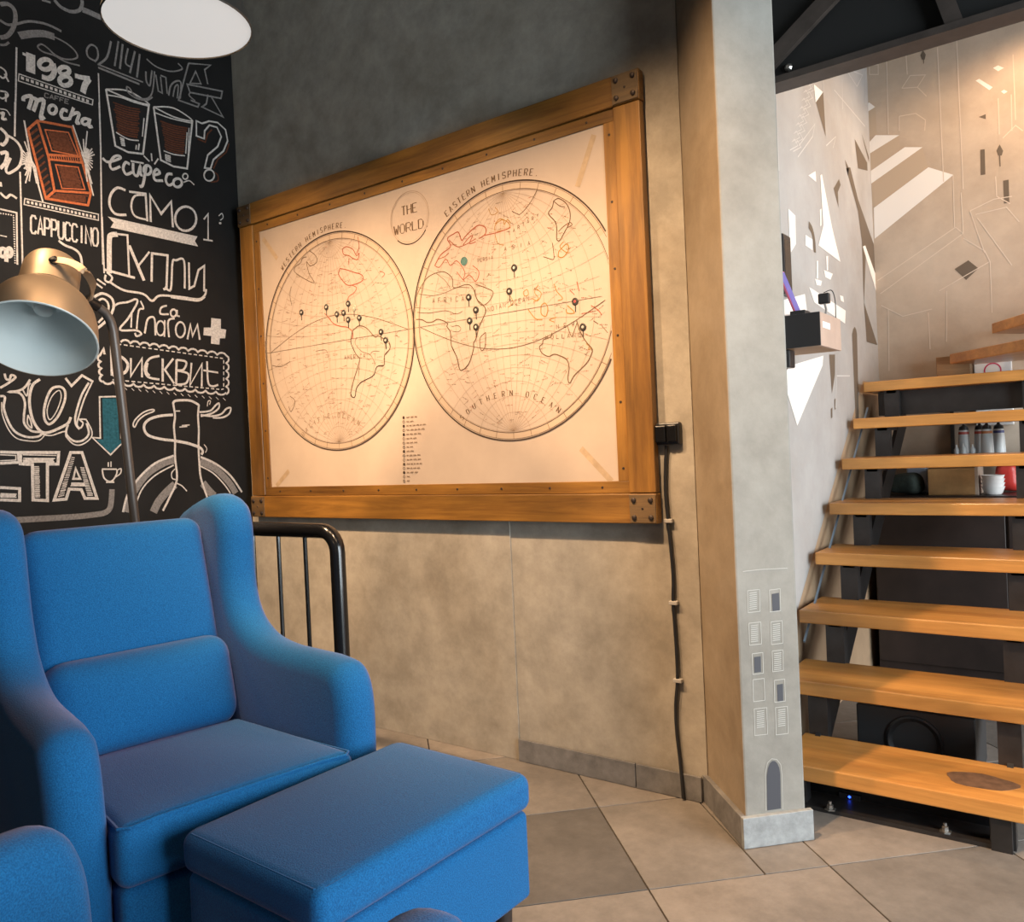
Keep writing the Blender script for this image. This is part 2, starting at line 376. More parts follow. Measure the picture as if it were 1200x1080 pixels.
shift(MB().lathe([(.012, 0), (.012, .006), (.006, .012)], bp_ + np.array([0, .012, 0]), (0, -1, 0), 8), (0, ty, zb)).obj('bolt', 'steel_bolt', tr)

# ------------------------------------------------------------------ blue wing armchair, footstool
def catmull(P, n=6, closed=False):
    P = [np.array(p, float) for p in P]; m = len(P); out = []
    if m < 3: return P
    rg = range(m) if closed else range(m - 1)
    for i in rg:
        if closed: a, b, c, d = P[(i - 1) % m], P[i], P[(i + 1) % m], P[(i + 2) % m]
        else: a, b, c, d = P[max(i - 1, 0)], P[i], P[i + 1], P[min(i + 2, m - 1)]
        for k in range(n):
            t = k / n; out.append(.5 * ((2 * b) + (c - a) * t + (2 * a - 5 * b + 4 * c - d) * t * t + (3 * b - a - 3 * c + d) * t ** 3))
    if not closed: out.append(P[-1])
    return out
def pillow(outline, T, r, yfun):
    """padded panel: closed (x,z) outline, thickness T, edges rounded by r; yfun(x,z) gives the middle y"""
    P = catmull(outline, 5, True); n = len(P); area_ = sum(P[i][0] * P[(i + 1) % n][1] - P[(i + 1) % n][0] * P[i][1] for i in range(n))
    if area_ < 0: P = P[::-1]
    N = []
    for i in range(n):
        t = P[(i + 1) % n] - P[i - 1]; t = t / (np.linalg.norm(t) + 1e-9); N.append(np.array([t[1], -t[0]]))
    loops = [(-T / 2 + r - r * math.sin(a), r * (1 - math.cos(a))) for a in np.linspace(math.pi / 2, 0, 6)] + [(T / 2 - r + r * math.sin(a), r * (1 - math.cos(a))) for a in np.linspace(0, math.pi / 2, 6)]
    vv = []; ff = []
    for yo, ins in loops:
        for p, q in zip(P, N):
            x, z = p - q * ins; vv.append((x, yfun(x, z) + yo, z))
    L = len(loops)
    for i in range(L - 1):
        for k in range(n):
            k2 = (k + 1) % n; ff.append((i * n + k, i * n + k2, (i + 1) * n + k2, (i + 1) * n + k))
    ff.append(tuple(range(n))[::-1]); ff.append(tuple((L - 1) * n + k for k in range(n)))
    return MB().add(vv, ff)
def rotx(mb, piv, ang):   # lean about the local y axis through piv (x,z); positive leans the top towards -x
    c, s_ = math.cos(ang), math.sin(ang); out = []
    for x, y, z in mb.v:
        dx, dz = x - piv[0], z - piv[1]; out.append((piv[0] + dx * c - dz * s_, y, piv[1] + dx * s_ + dz * c))
    mb.v = out; return mb
SIDE = [(-.14, .172), (-.085, .185), (-.05, .225), (-.038, .30), (-.036, .46), (-.044, .56), (-.075, .618), (-.13, .634), (-.22, .636), (-.34, .638), (-.44, .655), (-.515, .70), (-.55, .77), (-.56, .85), (-.565, .93), (-.59, .99), (-.65, 1.018), (-.72, 1.01), (-.80, .985), (-.86, .95), (-.878, .86), (-.87, .75), (-.84, .5), (-.80, .25), (-.77, .195), (-.71, .172), (-.45, .17)]
LOW = [(-.14, .172), (-.085, .185), (-.05, .225), (-.038, .30), (-.036, .46), (-.044, .56), (-.075, .618), (-.13, .634), (-.22, .636), (-.34, .64), (-.46, .65), (-.58, .665), (-.70, .68), (-.77, .672), (-.805, .62), (-.81, .5), (-.80, .25), (-.77, .195), (-.71, .172), (-.45, .17)]
def armchair(name, label, loc, rz, wing=True):
    t = thing(name, label, 'armchair', loc, rz)
    for sg, nm in ((1, 'side_panel'), (-1, 'side_panel')):
        pillow(SIDE if wing else LOW, .105, .046, lambda x, z: sg * (.308 + .06 * x + (z - .64) * .03)).obj(nm, 'blue_fabric', t, True)
    def tap(p):
        k = .255 + .065 * min(0, p[0] - .25); q = p.copy(); q[1] = p[1] / .25 * (k - .002); q[2] += (.012 * (1 - (p[1] / .25) ** 2) * (1 - (p[0] / .26) ** 2) if p[2] > 0 else 0) - .03 * (.25 - p[0]); return q
    seat = MB().rbox((-.25, 0, .395), (.25, .25, .06), .028, 10, tap).obj('seat_cushion', 'blue_fabric', t, True)
    tp = []
    for u in np.linspace(0, 1, 9): tp.append((.004 - .014, -.232 + .464 * u, .452 - .0005))
    MB().tube([(-.30, -.222, .437), (-.02, -.244, .449), (-.006, -.228, .4495)] + tp[1:-1] + [(-.006, .228, .4495), (-.02, .244, .449), (-.30, .222, .437)], .0035, 6).obj('piping', 'blue_fabric', seat, True)
    MB().rbox((-.375, 0, .25), (.36, .245, .085), .02, 6, lambda p: np.array([p[0], p[1] * (1 + .12 * (p[0] - .36)), p[2]])).obj('base', 'blue_fabric', t, True)
    bh = .19 if wing else .10
    def bul(p):
        q = p.copy(); 
        if p[0] > 0: q[0] += .022 * (1 - (p[1] / .226) ** 2) * (1 - (p[2] / (bh + .001)) ** 2)
        return q
    rotx(MB().rbox((-.655, 0, .645 + bh - .045), (.075, .225, bh), .045, 10, bul), (-.58, .63), math.radians(15)).obj('back_cushion', 'blue_fabric', t, True)
    if wing:
        def lum(p):
            q = p.copy()
            if p[0] > 0: q[0] += .035 * (1 - (p[1] / .224) ** 2) * (1 - (p[2] / .121) ** 2)
            return q
        rotx(MB().rbox((-.555, 0, .55), (.085, .223, .118), .055, 10, lum), (-.48, .46), math.radians(14)).obj('lumbar_cushion', 'blue_fabric', t, True)
    MB().rbox((-.83 if wing else -.74, 0, .56 if wing else .42), (.035, .24, .38 if wing else .25), .03, 6, lambda p: np.array([p[0] - .05 * p[2], p[1], p[2]])).obj('back_panel', 'blue_fabric', t, True)
    for lx, ly in ((-.07, .27), (-.07, -.27), (-.70, .19), (-.70, -.19)):
        MB().lathe([(.016, 0), (.024, .18)], (lx, ly, 0), (0, 0, 1), 10).obj('leg', 'dark_panel', t, True)
    return t
armchair('wing_armchair', 'blue fabric wing armchair in front of the chalkboard wall', (-1.408, .986, 0), math.radians(-9.5))
armchair('low_armchair', 'blue armchair at the bottom edge, only its two rounded arm ends showing', (-.898, .645, 0), math.radians(102.3), False)

ot = thing('footstool', 'blue fabric footstool with padded lid in front of the wing armchair', 'footstool', (-1.166, 1.073, 0), math.radians(-1.5))
def lidf(p):
    q = p.copy()
    if p[2] > 0: q[2] += .01 * (1 - (p[0] / .21) ** 2) * (1 - (p[1] / .275) ** 2)
    return q
lid = MB().rbox((0, 0, .41), (.194, .274, .037), .024, 10, lidf).obj('lid_cushion', 'blue_fabric', ot, True)
c_ = [(.181, .261), (-.181, .261), (-.181, -.261), (.181, -.261)]
pp = []
for i in range(4):
    a = c_[i]; b = c_[(i + 1) % 4]; pp += [(a[0] + (b[0] - a[0]) * k, a[1] + (b[1] - a[1]) * k, .4425) for k in (.03, .35, .65, .97)]
MB().tube(pp + [pp[0]], .003, 6).obj('piping', 'blue_fabric', lid, True)
MB().rbox((0, 0, .2825), (.186, .266, .089), .014, 8).obj('body', 'blue_fabric', ot, True)
for sx in (-1, 1):
    for sy in (-1, 1): MB().lathe([(.015, 0), (.022, .2)], (sx * .15, sy * .21, 0), (0, 0, 1), 10).obj('leg', 'dark_panel', ot, True)

# ------------------------------------------------------------------ black tubular railing behind the chair
ry = 1.82
rl = thing('tube_railing', 'glossy black tubular steel railing behind the wing armchair', 'railing', (-2.1, ry, 0))
pc = atY(398, 700, ry); xr = pc[0]; zt = atY(350, 621, ry)[2]; R_ = .07
path = [(xr + .01 - 2.1 + 2.1 - 0, ry, 0)]
def P3(x, z): return (x + 2.1, 0, z)
cor = [(xr - R_ + R_ * math.sin(a), zt - R_ + R_ * math.cos(a)) for a in np.linspace(math.pi / 2, 0, 8)]
xl = XL + .12
cor2 = [(xl + R_ - R_ * math.sin(a), zt - R_ + R_ * math.cos(a)) for a in np.linspace(0, math.pi / 2, 8)]
MB().tube([P3(xr, 0)] + [P3(*c) for c in cor] + [P3(*c) for c in cor2] + [P3(xl, 0)], .0255, 14).obj('frame_tube', 'black_metal', rl, True)
x1 = atY(360, 690, ry)[0]; x2 = atY(329, 690, ry)[0]; sp = x1 - x2
MB().tube([P3(xr, .12), P3(xl, .12)], .012, 8).obj('bottom_rail', 'black_metal', rl, True)
k = 0
while x1 - k * sp > xl + .08:
    xx = x1 - k * sp; MB().tube([P3(xx, .12), P3(xx, zt)], .0072, 8).obj('bar', 'black_metal', rl, True); k += 1

# ------------------------------------------------------------------ floor lamp
lp = [(106, 354, -2.53), (114, 359, -2.535), (123, 366, -2.54), (129, 375, -2.545), (132.5, 387, -2.55), (135.5, 410, -2.553), (147, 510, -2.575), (157, 600, -2.59)]
pts = [atX(*q) for q in lp]; foot = pts[-1] + (pts[-1] - pts[-3]) * 1.0
dn = pts[-1] - pts[5]; base = pts[-1] + dn * (pts[-1][2] / -dn[2]); base[2] = 0
fl = thing('floor_lamp', 'bronze dome floor lamp on a dark pole behind the armchair', 'lamp', tuple(base))
shift(MB().lathe([(.15, 0), (.15, .012), (.14, .02), (.03, .026), (.02, .04)], base, (0, 0, 1), 32), base).obj('base', 'pole_grey', fl, True)
shift(MB().tube([base + np.array([0, 0, .02])] + pts[::-1], .0145, 12), base).obj('pole', 'pole_grey', fl, True)
RC = atX(43.5, 399, -2.36); c1 = (EYE - RC) / np.linalg.norm(EYE - RC)
dwn = -CU * math.cos(math.radians(12)) - CR * math.sin(math.radians(12)); ax = .64 * c1 + .77 * dwn; ax /= np.linalg.norm(ax)
prof = [(.151, 0), (.149, -.03), (.144, -.065), (.134, -.1), (.117, -.135), (.094, -.163), (.079, -.178)]
sh = shift(MB().lathe(prof, RC, ax, 48, False, False), base).obj('shade', 'bronze', fl, True)
shift(MB().lathe([(r_ - .003, h_) for r_, h_ in prof] + [(.02, -.18)], RC, ax, 48, False, True), base).obj('shade_lining', 'lamp_white', sh, True)
shift(MB().lathe([(.151, .0), (.1525, -.002), (.148, 0)], RC, ax, 48, False, False), base).obj('rim', 'lamp_white', sh, True)
shift(MB().lathe([(.0785, -.181), (.0778, -.22), (.0755, -.275), (.069, -.293), (.05, -.299)], RC, ax, 40, True, True), base).obj('neck', 'bronze', fl, True)
shift(MB().lathe([(.02, -.175), (.022, -.16), (.03, -.145), (.032, -.13), (.024, -.112), (.01, -.106)], RC, ax, 20), base).obj('bulb', 'lamp_white', fl, True)
# pivot bracket: from the side of the neck to the pole end
side = CR - ax * np.dot(CR, ax); side /= np.linalg.norm(side); nrm3 = np.cross(ax, side); nrm3 /= np.linalg.norm(nrm3)
if np.dot(nrm3, c1) < 0: nrm3 = -nrm3
pv = RC - ax * .235 + side * .042 + nrm3 * .067
brp = [(71, 303), (77, 306), (88, 310), (98.5, 317.5), (106, 327), (109, 337), (106, 349), (104, 354)]
brc = catmull([pv + nrm3 * .005] + [hit(x_, y_, (pv + nrm3 * .008) * (1 - max(0, i_ - 3) / 4.) + pts[0] * (max(0, i_ - 3) / 4.), CF) for i_, (x_, y_) in enumerate(brp) if i_ > 0], 4)
mbk = MB()
for a, b in zip(brc[:-1], brc[1:]):
    d = b - a; L_ = np.linalg.norm(d); d /= L_; hh = np.cross(d, nrm3); hh /= np.linalg.norm(hh); mbk.obox((a + b) / 2, (d, hh, np.cross(d, hh)), (L_ / 2 + .002, .011, .0018))
shift(mbk, base).obj('pivot_bracket', 'bronze', fl)
shift(MB().lathe([(.012, -.004), (.012, .009), (.006, .012)], pv, nrm3, 10), base).obj('pivot_screw', 'black_metal', fl)
shift(MB().tube([pts[0] - (pts[1] - pts[0]) * .6, pts[1]], .0185, 10), base).obj('swivel_joint', 'black_metal', fl, True)

# ------------------------------------------------------------------ pendant lamps (one in view, the others outside the frame, two of them added as fill)
def warm_spot(name, loc, watts, parent, col=(1, .66, .38), ang=172, rad=.14):
    l = bpy.data.lights.new(name, 'SPOT'); l.energy = watts; l.color = col; l.spot_size = math.radians(ang); l.spot_blend = .35; l.shadow_soft_size = rad
    o = bpy.data.objects.new(name, l); COL.objects.link(o); o.location = loc; o.parent = parent; return o
mat('pendant_black', (.03, .028, .026), rough=.4); mat('diffuser', (.25, .25, .25), rough=.6, emit=(1, .99, .97, .52))
def pendant(label, loc, watts, R=.182):
    t = thing('pendant_lamp', label, 'lamp', loc)
    s1 = MB().lathe([(R, 0), (R + .003, .004), (R * .98, .03), (R * .9, .075), (R * .72, .125), (R * .45, .165), (.05, .185), (.04, .20), (.04, .26), (.012, .27)], (0, 0, 0), (0, 0, 1), 48, False, True).obj('shade', 'pendant_black', t, True)
    MB().lathe([(R - .001, .0045), (R * .5, .0015), (.004, .0)], (0, 0, 0), (0, 0, 1), 48, True, True).obj('diffuser', 'diffuser', t, True)
    MB().tube([(0, 0, .26), (0, 0, ZC - loc[2])], .004, 8).obj('cord', 'black_plastic', t, True)
    warm_spot('pendant_light', (0, 0, -.012), watts, t)
    return t
pendant('round pendant lamp with glowing white diffuser hanging before the chalkboard', (-1.93, 1.25, 2.25), 26)
pendant('round pendant lamp of the same row, hanging nearer the pillar', (-.62, 1.2, 2.27), 20)  # added out of view to warm the map wall
pendant('round pendant lamp behind the viewer in the middle of the shop', (-1.3, -1.35, 2.3), 25)  # added behind the camera as general warm fill
pendant('round pendant lamp hanging high in the stairwell', (.15, 4.05, 3.0), 135)
# ceiling track and wall-washing spotlights, added out of view to light the map wall
tk = thing('added_light_track', 'black ceiling track carrying the spotlights for the map', 'track', (-1.9, .8, ZC))
MB().box(-1.1, 1.1, -.02, .02, -.035, 0).obj('rail', 'black_plastic', tk)
for i, (x_, lb, tx_) in enumerate(((-2.75, 'leftmost', -2.7), (-1.95, 'middle', -1.95), (-1.05, 'rightmost', -1.15))):
    h = thing('added_spotlight', 'black track spotlight aimed at the map, %s of three' % lb, 'lamp', (x_, .8, ZC - .035), group='spotlights for the map')
    aim = np.array([tx_ - x_, YM - .8, .68 - (ZC - .3)]); aim /= np.linalg.norm(aim)
    MB().tube([(0, 0, 0), (0, 0, -.17)], .008, 8).obj('stem', 'black_plastic', h)
    MB().lathe([(.03, -.07), (.045, -.06), (.045, .06), (.042, .062)], (0, 0, -.22), aim, 20, True, False).obj('head', 'black_plastic', h, True)
    MB().lathe([(.001, 0), (.041, .001)], np.array([0, 0, -.22]) + aim * .04, aim, 20, True, True).obj('lens', 'diffuser', h)
    l = bpy.data.lights.new('added_wash_beam', 'SPOT'); l.energy = 375; l.color = (1, .66, .37); l.spot_size = math.radians(66); l.spot_blend = .85; l.shadow_soft_size = .05
    o = bpy.data.objects.new('added_wash_beam', l); COL.objects.link(o); o.parent = h; o.location = np.array([0, 0, -.22]) + aim * .07; o.rotation_euler = Vector(aim).to_track_quat('-Z', 'Y').to_euler()

# ------------------------------------------------------------------ staircase
RISE, GO = .168, .214
def fy(k): return {1: 2.42, 2: 2.665, 3: 2.90}.get(k, 2.265 + GO * k)   # the lowest treads are a little deeper and lower
def tz(k): return {1: .135, 2: .315, 3: .497}.get(k, RISE * k)
st = thing('staircase', 'open staircase with honey wooden treads on black steel stringers', 'staircase', (0, 0, 0))
TX0, TX1 = -.9, -.2
for k in range(1, 9):
    z = tz(k); y0 = fy(k); d = .285 if k < 8 else YB - .07 - y0
    xa = -.835 if k == 1 else TX0; o = MB().box(-(TX1 - xa) / 2, (TX1 - xa) / 2, -d / 2, d / 2, -.045, 0).obj('tread', 'tread_wood', st, bevel=.004); o.location = ((xa + TX1) / 2, y0 + d / 2, z)
def winder(pts2, z, m='tread_wood', th=.045):
    return MB().prism([tuple(p) for p in pts2], (0, 0, z - th), (1, 0, 0), (0, 1, 0), (0, 0, 1), th).obj('tread', m, st, bevel=.003)
z9 = 1.455; a9 = atZ(1092, 419, z9); b9 = atZ(1200, 397, z9); d9 = b9 - a9; b9 = a9 + d9 * 1.25
winder([a9[:2] + d9[:2] * .22, b9[:2], (b9[0] + .3, YB - .07), (a9[0] + .17, YB - .07)], z9)
z10 = 1.575; a10 = atZ(1162, 379, z10); b10 = atZ(1200, 367, z10); d10 = b10 - a10; b10 = a10 + d10 * 3
winder([a10[:2], b10[:2], (b10[0] + .3, YB - .07), (a10[0] + .1, YB - .07)], z10)
# riser block under the first winder
MB().box(a9[0] + .02, a9[0] + .16, a9[1] - .02, a9[1] + .06, RISE * 8, z9 - .002).obj('riser_block', 'box_wood', st, bevel=.002)
# steel
for X, nm in ((-.79, 'stringer'), (-.255, 'stringer')):
    mb = MB(); p = np.array([X, fy(1) + .20, .02]); q = np.array([X, fy(8) + .30, RISE * 8 - .15])
    mb.obox((p + q) / 2, (q - p, (1, 0, 0), np.cross(q - p, (1, 0, 0))), (np.linalg.norm(q - p) / 2, .008, .055)); mb.obj('stringer', 'black_steel', st)
    for k in range(1, 9):
        z = tz(k) - .045; y = fy(k) + .035
        MB().box(X - .03, X + .03, y, y + .04, max(0, z - .165), z).obj('tread_post', 'black_steel', st)
        MB().box(X - .02, X + .02, y, y + .21, z - .012, z).obj('tread_bracket', 'black_steel', st)
p = np.array([-.885, fy(3), RISE * 2 + .05]); q = np.array([-.885, fy(8), RISE * 7 + .05]); mat('blue_edge_highlight', (.20, .26, .33), rough=.3, metal=.6)
MB().obox((p + q) / 2, (q - p, (1, 0, 0), np.cross(q - p, (1, 0, 0))), (np.linalg.norm(q - p) / 2, .003, .004)).obj('edge_highlight', 'blue_edge_highlight', st)  # pale blue colour stands for the highlight on the black flat bar's edge
MB().box(-.80, -.235, fy(1) + .02, fy(1) + .15, 0, .012).obj('base_plate', 'black_steel', st)
MB().box(-.80, -.235, fy(1) + .13, fy(1) + .14, .012, .088).obj('kick_panel', 'black_metal', st)
MB().box(-.28, -.232, fy(1) + .012, fy(1) + .08, 0, .09).obj('newel_foot', 'black_steel', st)
for px_, py_ in ((973, 948), (1108, 974)):
    b = atZ(px_, py_, .012); MB().lathe([(.016, 0), (.016, .003), (.009, .004), (.009, .014), (.005, .016), (.005, .024)], (b[0], b[1], .012), (0, 0, 1), 6).obj('anchor_bolt', 'steel_bolt', st)
MB().box(-.86, -.25, fy(8) + .10, fy(8) + .13, RISE * 8 - .155, RISE * 8 - .046).obj('cross_beam', 'black_steel', st)
# dark ring-shaped stain worn into the lowest tread
sc0 = atZ(1150, 915, tz(1)); mat('tread_stain', (.13, .07, .04), rough=.4, noise=.3, scale=40)
sp_ = []
for a in range(20):
    an = a * math.tau / 20; rr = 1 + .05 * math.sin(3 * an + 1) + .05 * math.sin(5 * an)
    sp_.append((sc0[0] + (.088 * rr) * math.cos(an), sc0[1] + .055 * rr * math.sin(an)))
MB().prism(sp_, (0, 0, tz(1) + .0002), (1, 0, 0), (0, 1, 0), (0, 0, 1), .0004).obj('stain', 'tread_stain', st)['label'] = 'dark worn stain on the lowest tread'

# ------------------------------------------------------------------ drawing helpers: flat strokes laid on real surfaces
ZO = {'A': (0, 0, 6.754), 'B': (100, 40, 6.0), 'C': (0, 120, 5.685), 'D': (0, 420, 5.68), 'E': (110, 440, 6.316), 'F': (100, 200, 4.0),
      'J': (760, 0, 2.348), 'K': (890, 200, 3.6), 'L': (880, 0, 3.75), 'P': (840, 660, 2.572),
      'i': (470, 180, 2.841), 'a': (480, 340, 7.714), 'e': (480, 200, 5.4), 'n': (560, 200, 6.75), 'u': (590, 330, 7.2), 's': (310, 380, 6.667), 'w': (310, 250, 6.667), 't': (440, 220, 13.5)}
class Plane:
    def __init__(s, o, u, n): s.o = np.array(o, float); s.u = np.array(u, float); s.v = np.array([0, 0, 1.]); s.n = np.array(n, float)
    def px(s, z, x, y):
        ox, oy, k = ZO[z] if z else (0, 0, 1.)
        p = hit(ox + x / k, oy + y / k, s.o, s.n) - s.o; return np.array([p @ s.u, p @ s.v])
def pts_(t): return [tuple(float(c) for c in q.split(',')) for q in t.split()]
class Ink:
    """collects strokes and filled shapes on one plane; one flat mesh per material"""
    def __init__(s, pl, off): s.pl = pl; s.off = off; s.v = []; s.f = []; s.o = []; s.n_ = 0; s.k = 1.
    def _lift(s, a, step):   # later strokes lie a hair above earlier ones
        s.n_ += 1; b = (s.n_ % 20) * 1.2e-5; s.o += [b + step * i for i in range(a)]
    def _ribbon(s, P, wd, closed):
        n = len(P); wd *= s.k
        if n < 2: return
        L = []; R = []
        for i in range(n):
            a = P[i - 1] if (i or closed) else P[i]; b = P[(i + 1) % n] if (i < n - 1 or closed) else P[i]
            t1 = P[i] - a; t2 = b - P[i]
            for t in (t1, t2):
                l = np.linalg.norm(t)
                if l > 1e-9: t /= l
            t = t1 + t2; l = np.linalg.norm(t); t = t / l if l > 1e-6 else t2
            q = np.array([-t[1], t[0]]); cs = max(.45, abs(np.dot(q, np.array([-t2[1], t2[0]])))) if np.linalg.norm(t2) > .5 else 1.
            L.append(P[i] + q * wd / 2 / cs); R.append(P[i] - q * wd / 2 / cs)
        k = len(s.v); s.v += L + R; s._lift(n, 2e-6); s.o += s.o[-n:]
        for i in range(n if closed else n - 1):
            j = (i + 1) % n; s.f.append((k + i, k + n + i, k + n + j, k + j))
    def stroke(s, z, t, mm, closed=False, curve=True):
        P = [s.pl.px(z, *q) for q in (pts_(t) if isinstance(t, str) else t)]
        if curve and len(P) > 2: P = catmull(P, 5, closed)
        s._ribbon([np.array(p) for p in P], mm / 1000., closed); return s
    def line(s, z, t, mm, closed=False): return s.stroke(z, t, mm, closed, False)
    def uv(s, P, mm, closed=False, curve=False):
        P = [np.array(p, float) for p in P]
        if curve: P = catmull(P, 5, closed)
        s._ribbon(P, mm / 1000., closed); return s
    def ring(s, z, cx, cy, rx, ry, mm, n=20):
        P = [s.pl.px(z, cx + rx * math.cos(a), cy + ry * math.sin(a)) for a in np.linspace(0, math.tau, n, endpoint=False)]; s._ribbon(P, mm / 1000., True); return s
    def dash(s, z, t, mm, n, fill=.5):
        P = [s.pl.px(z, *q) for q in pts_(t)]; seg = [np.linalg.norm(b - a) for a, b in zip(P[:-1], P[1:])]; tot = sum(seg)
        def at(d):
            for (a, b), l in zip(zip(P[:-1], P[1:]), seg):
                if d <= l: return a + (b - a) * d / l
                d -= l
            return P[-1]
        for i in range(n): s._ribbon([at(tot * i / n), at(tot * (i + fill) / n)], mm / 1000., False)
        return s
    def fill(s, z, t):
        P = [s.pl.px(z, *q) for q in (pts_(t) if isinstance(t, str) else t)]; k = len(s.v); s.v += P; s._lift(len(P), 0); s.f.append(tuple(range(k, k + len(P)))); return s
    def fill_uv(s, P):
        k = len(s.v); s.v += [np.array(p, float) for p in P]; s._lift(len(P), 0); s.f.append(tuple(range(k, k + len(P)))); return s
    def done(s, name, m, parent, loc=(0, 0, 0)):
        pl = s.pl; V = [tuple(pl.o + pl.u * a + pl.v * b + pl.n * (s.off + o_) - np.array(loc)) for (a, b), o_ in zip(s.v, s.o)]
        me = bpy.data.meshes.new(name); me.from_pydata(V, [], s.f); me.update()
        want = Vector(pl.n)
        bm = bmesh.new(); bm.from_mesh(me); bm.normal_update()
        fl_ = [f_ for f_ in bm.faces if f_.normal.dot(want) < 0]
        if fl_: bmesh.ops.reverse_faces(bm, faces=fl_)
        bm.to_mesh(me); bm.free()
        me.materials.append(MATS[m]); o = bpy.data.objects.new(name, me); COL.objects.link(o); o.parent = parent; return o
# single-line capitals in a 4 x 6 box
GL = {'A': '0,6 2,0 4,6;0.8,4 3.2,4', 'B': '0,0 0,6 3,6 4,5 4,4 3,3 0,3;3,3 3.7,2 3.7,1 3,0 0,0', 'C': '4,1 3,0 1,0 0,1 0,5 1,6 3,6 4,5', 'D': '0,0 0,6 2.6,6 4,4.5 4,1.5 2.6,0 0,0', 'E': '4,0 0,0 0,6 4,6;0,3 3,3',
      'F': '4,0 0,0 0,6;0,3 3,3', 'G': '4,1 3,0 1,0 0,1 0,5 1,6 3,6 4,5 4,3.5 2.4,3.5', 'H': '0,0 0,6;4,0 4,6;0,3 4,3', 'I': '2,0 2,6', 'L': '0,0 0,6 4,6', 'M': '0,6 0,0 2,4 4,0 4,6', 'N': '0,6 0,0 4,6 4,0',
      'O': '1,0 3,0 4,1.2 4,4.8 3,6 1,6 0,4.8 0,1.2 1,0', 'P': '0,6 0,0 3,0 4,1 4,2.3 3,3.3 0,3.3', 'R': '0,6 0,0 3,0 4,1 4,2.3 3,3.3 0,3.3;2,3.3 4,6', 'S': '4,1 3,0 1,0 0,1 0,2.2 1,3 3,3 4,3.9 4,5 3,6 1,6 0,5',
      'T': '0,0 4,0;2,0 2,6', 'U': '0,0 0,5 1,6 3,6 4,5 4,0', 'V': '0,0 2,6 4,0', 'W': '0,0 1,6 2,2 3,6 4,0', 'X': '0,0 4,6;4,0 0,6', 'Y': '0,0 2,3 4,0;2,3 2,6', '.': '1.6,5.6 2.1,6'}
def lettering(ink, z, txt, TL, TR, BL, mm, gap=.32, fw=1.0):
    """letters spread between TL and TR; BL gives the height direction"""
    TL, TR, BL = (np.array(q, float) for q in (TL, TR, BL)); n = len(txt); cell = 1. / (n + (n - 1) * gap)
    for i, ch in enumerate(txt):
        if ch == ' ': continue
        x0 = i * cell * (1 + gap)
        for part in GL[ch].split(';'):
            P = [TL + (TR - TL) * (x0 + cell * a / 4.) + (BL - TL) * (b / 6.) for a, b in pts_(part)]
            ink.line(z, P, mm)

# ------------------------------------------------------------------ framed world map
FX0, FX1, FZ0, FZ1 = -3.146, -1.130, .857, 2.258
fy0, fyb = 2.288, 2.322
mo = (FX0, fyb, FZ0)
fm = thing('framed_map', 'large framed world map of two hemispheres in a rough wooden frame', 'map', mo)
bw = .094; iw = .04
def fpart(name, x0, x1, y0, y1, z0, z1, m, bv=.003, par=None):
    o = MB().box(-(x1 - x0) / 2, (x1 - x0) / 2, -(y1 - y0) / 2, (y1 - y0) / 2, -(z1 - z0) / 2, (z1 - z0) / 2).obj(name, m, par or fm, bevel=bv)
    o.location = ((x0 + x1) / 2 - mo[0], (y0 + y1) / 2 - mo[1], (z0 + z1) / 2 - mo[2]); return o
fpart('frame_board', FX0, FX1, fy0, fyb, FZ1 - bw, FZ1, 'frame_wood_h'); fpart('frame_board', FX0, FX1, fy0, fyb, FZ0, FZ0 + bw, 'frame_wood_h')
fpart('frame_board', FX0 + .004, FX0 + bw, fy0 + .003, fyb, FZ0 + bw + .002, FZ1 - bw - .002, 'frame_wood_v'); fpart('frame_board', FX1 - bw, FX1 - .002, fy0 + .003, fyb, FZ0 + bw + .002, FZ1 - bw - .002, 'frame_wood_v')
ix0, ix1, iz0, iz1 = FX0 + bw, FX1 - bw, FZ0 + bw, FZ1 - bw
for a in ((ix0, ix1, iz1 - iw, iz1 - .001, 'frame_wood_h'), (ix0, ix1, iz0 + .001, iz0 + iw, 'frame_wood_h'), (ix0 + .001, ix0 + iw, iz0 + iw, iz1 - iw, 'frame_wood_v'), (ix1 - iw, ix1 - .001, iz0 + iw, iz1 - iw, 'frame_wood_v')):
    sl = fpart('inner_slip', a[0], a[1], fy0 + .009, fyb, a[2], a[3], a[4], .0015)
for i in range(9):
    for zz in (iz0 + iw / 2, iz1 - iw / 2):
        x = ix0 + .1 + (ix1 - ix0 - .2) * i / 8
        shift(MB().lathe([(.0045, 0), (.0035, .002)], (x, fy0 + .009, zz), (0, -1, 0), 8), mo).obj('nail', 'rust_bolt', fm)
for i in range(6):
    for xx in (ix0 + iw / 2, ix1 - iw / 2):
        z = iz0 + .08 + (iz1 - iz0 - .16) * i / 5
        shift(MB().lathe([(.0045, 0), (.0035, .002)], (xx, fy0 + .009, z), (0, -1, 0), 8), mo).obj('nail', 'rust_bolt', fm)
for cx in (FX0 + bw / 2, FX1 - bw / 2):
    for cz in (FZ0 + bw / 2, FZ1 - bw / 2):
        pt = fpart('corner_plate', cx - bw / 2 + .002, cx + bw / 2 - .002, fy0 - .004, fy0, cz - bw / 2 + .003, cz + bw / 2 - .003, 'frame_stained', .001)
        for sx in (-1, 1):
            for sz in (-1, 1):
                b = MB().lathe([(.0085, 0), (.0075, .005), (.004, .007)], (sx * .029, -.002, sz * .027), (0, -1, 0), 10).obj('bolt', 'rust_bolt', pt, True)
        MB().lathe([(.004, 0), (.003, .002)], (0, -.002, 0), (0, -1, 0), 8).obj('nail', 'rust_bolt', pt)
sy = fy0 + .013
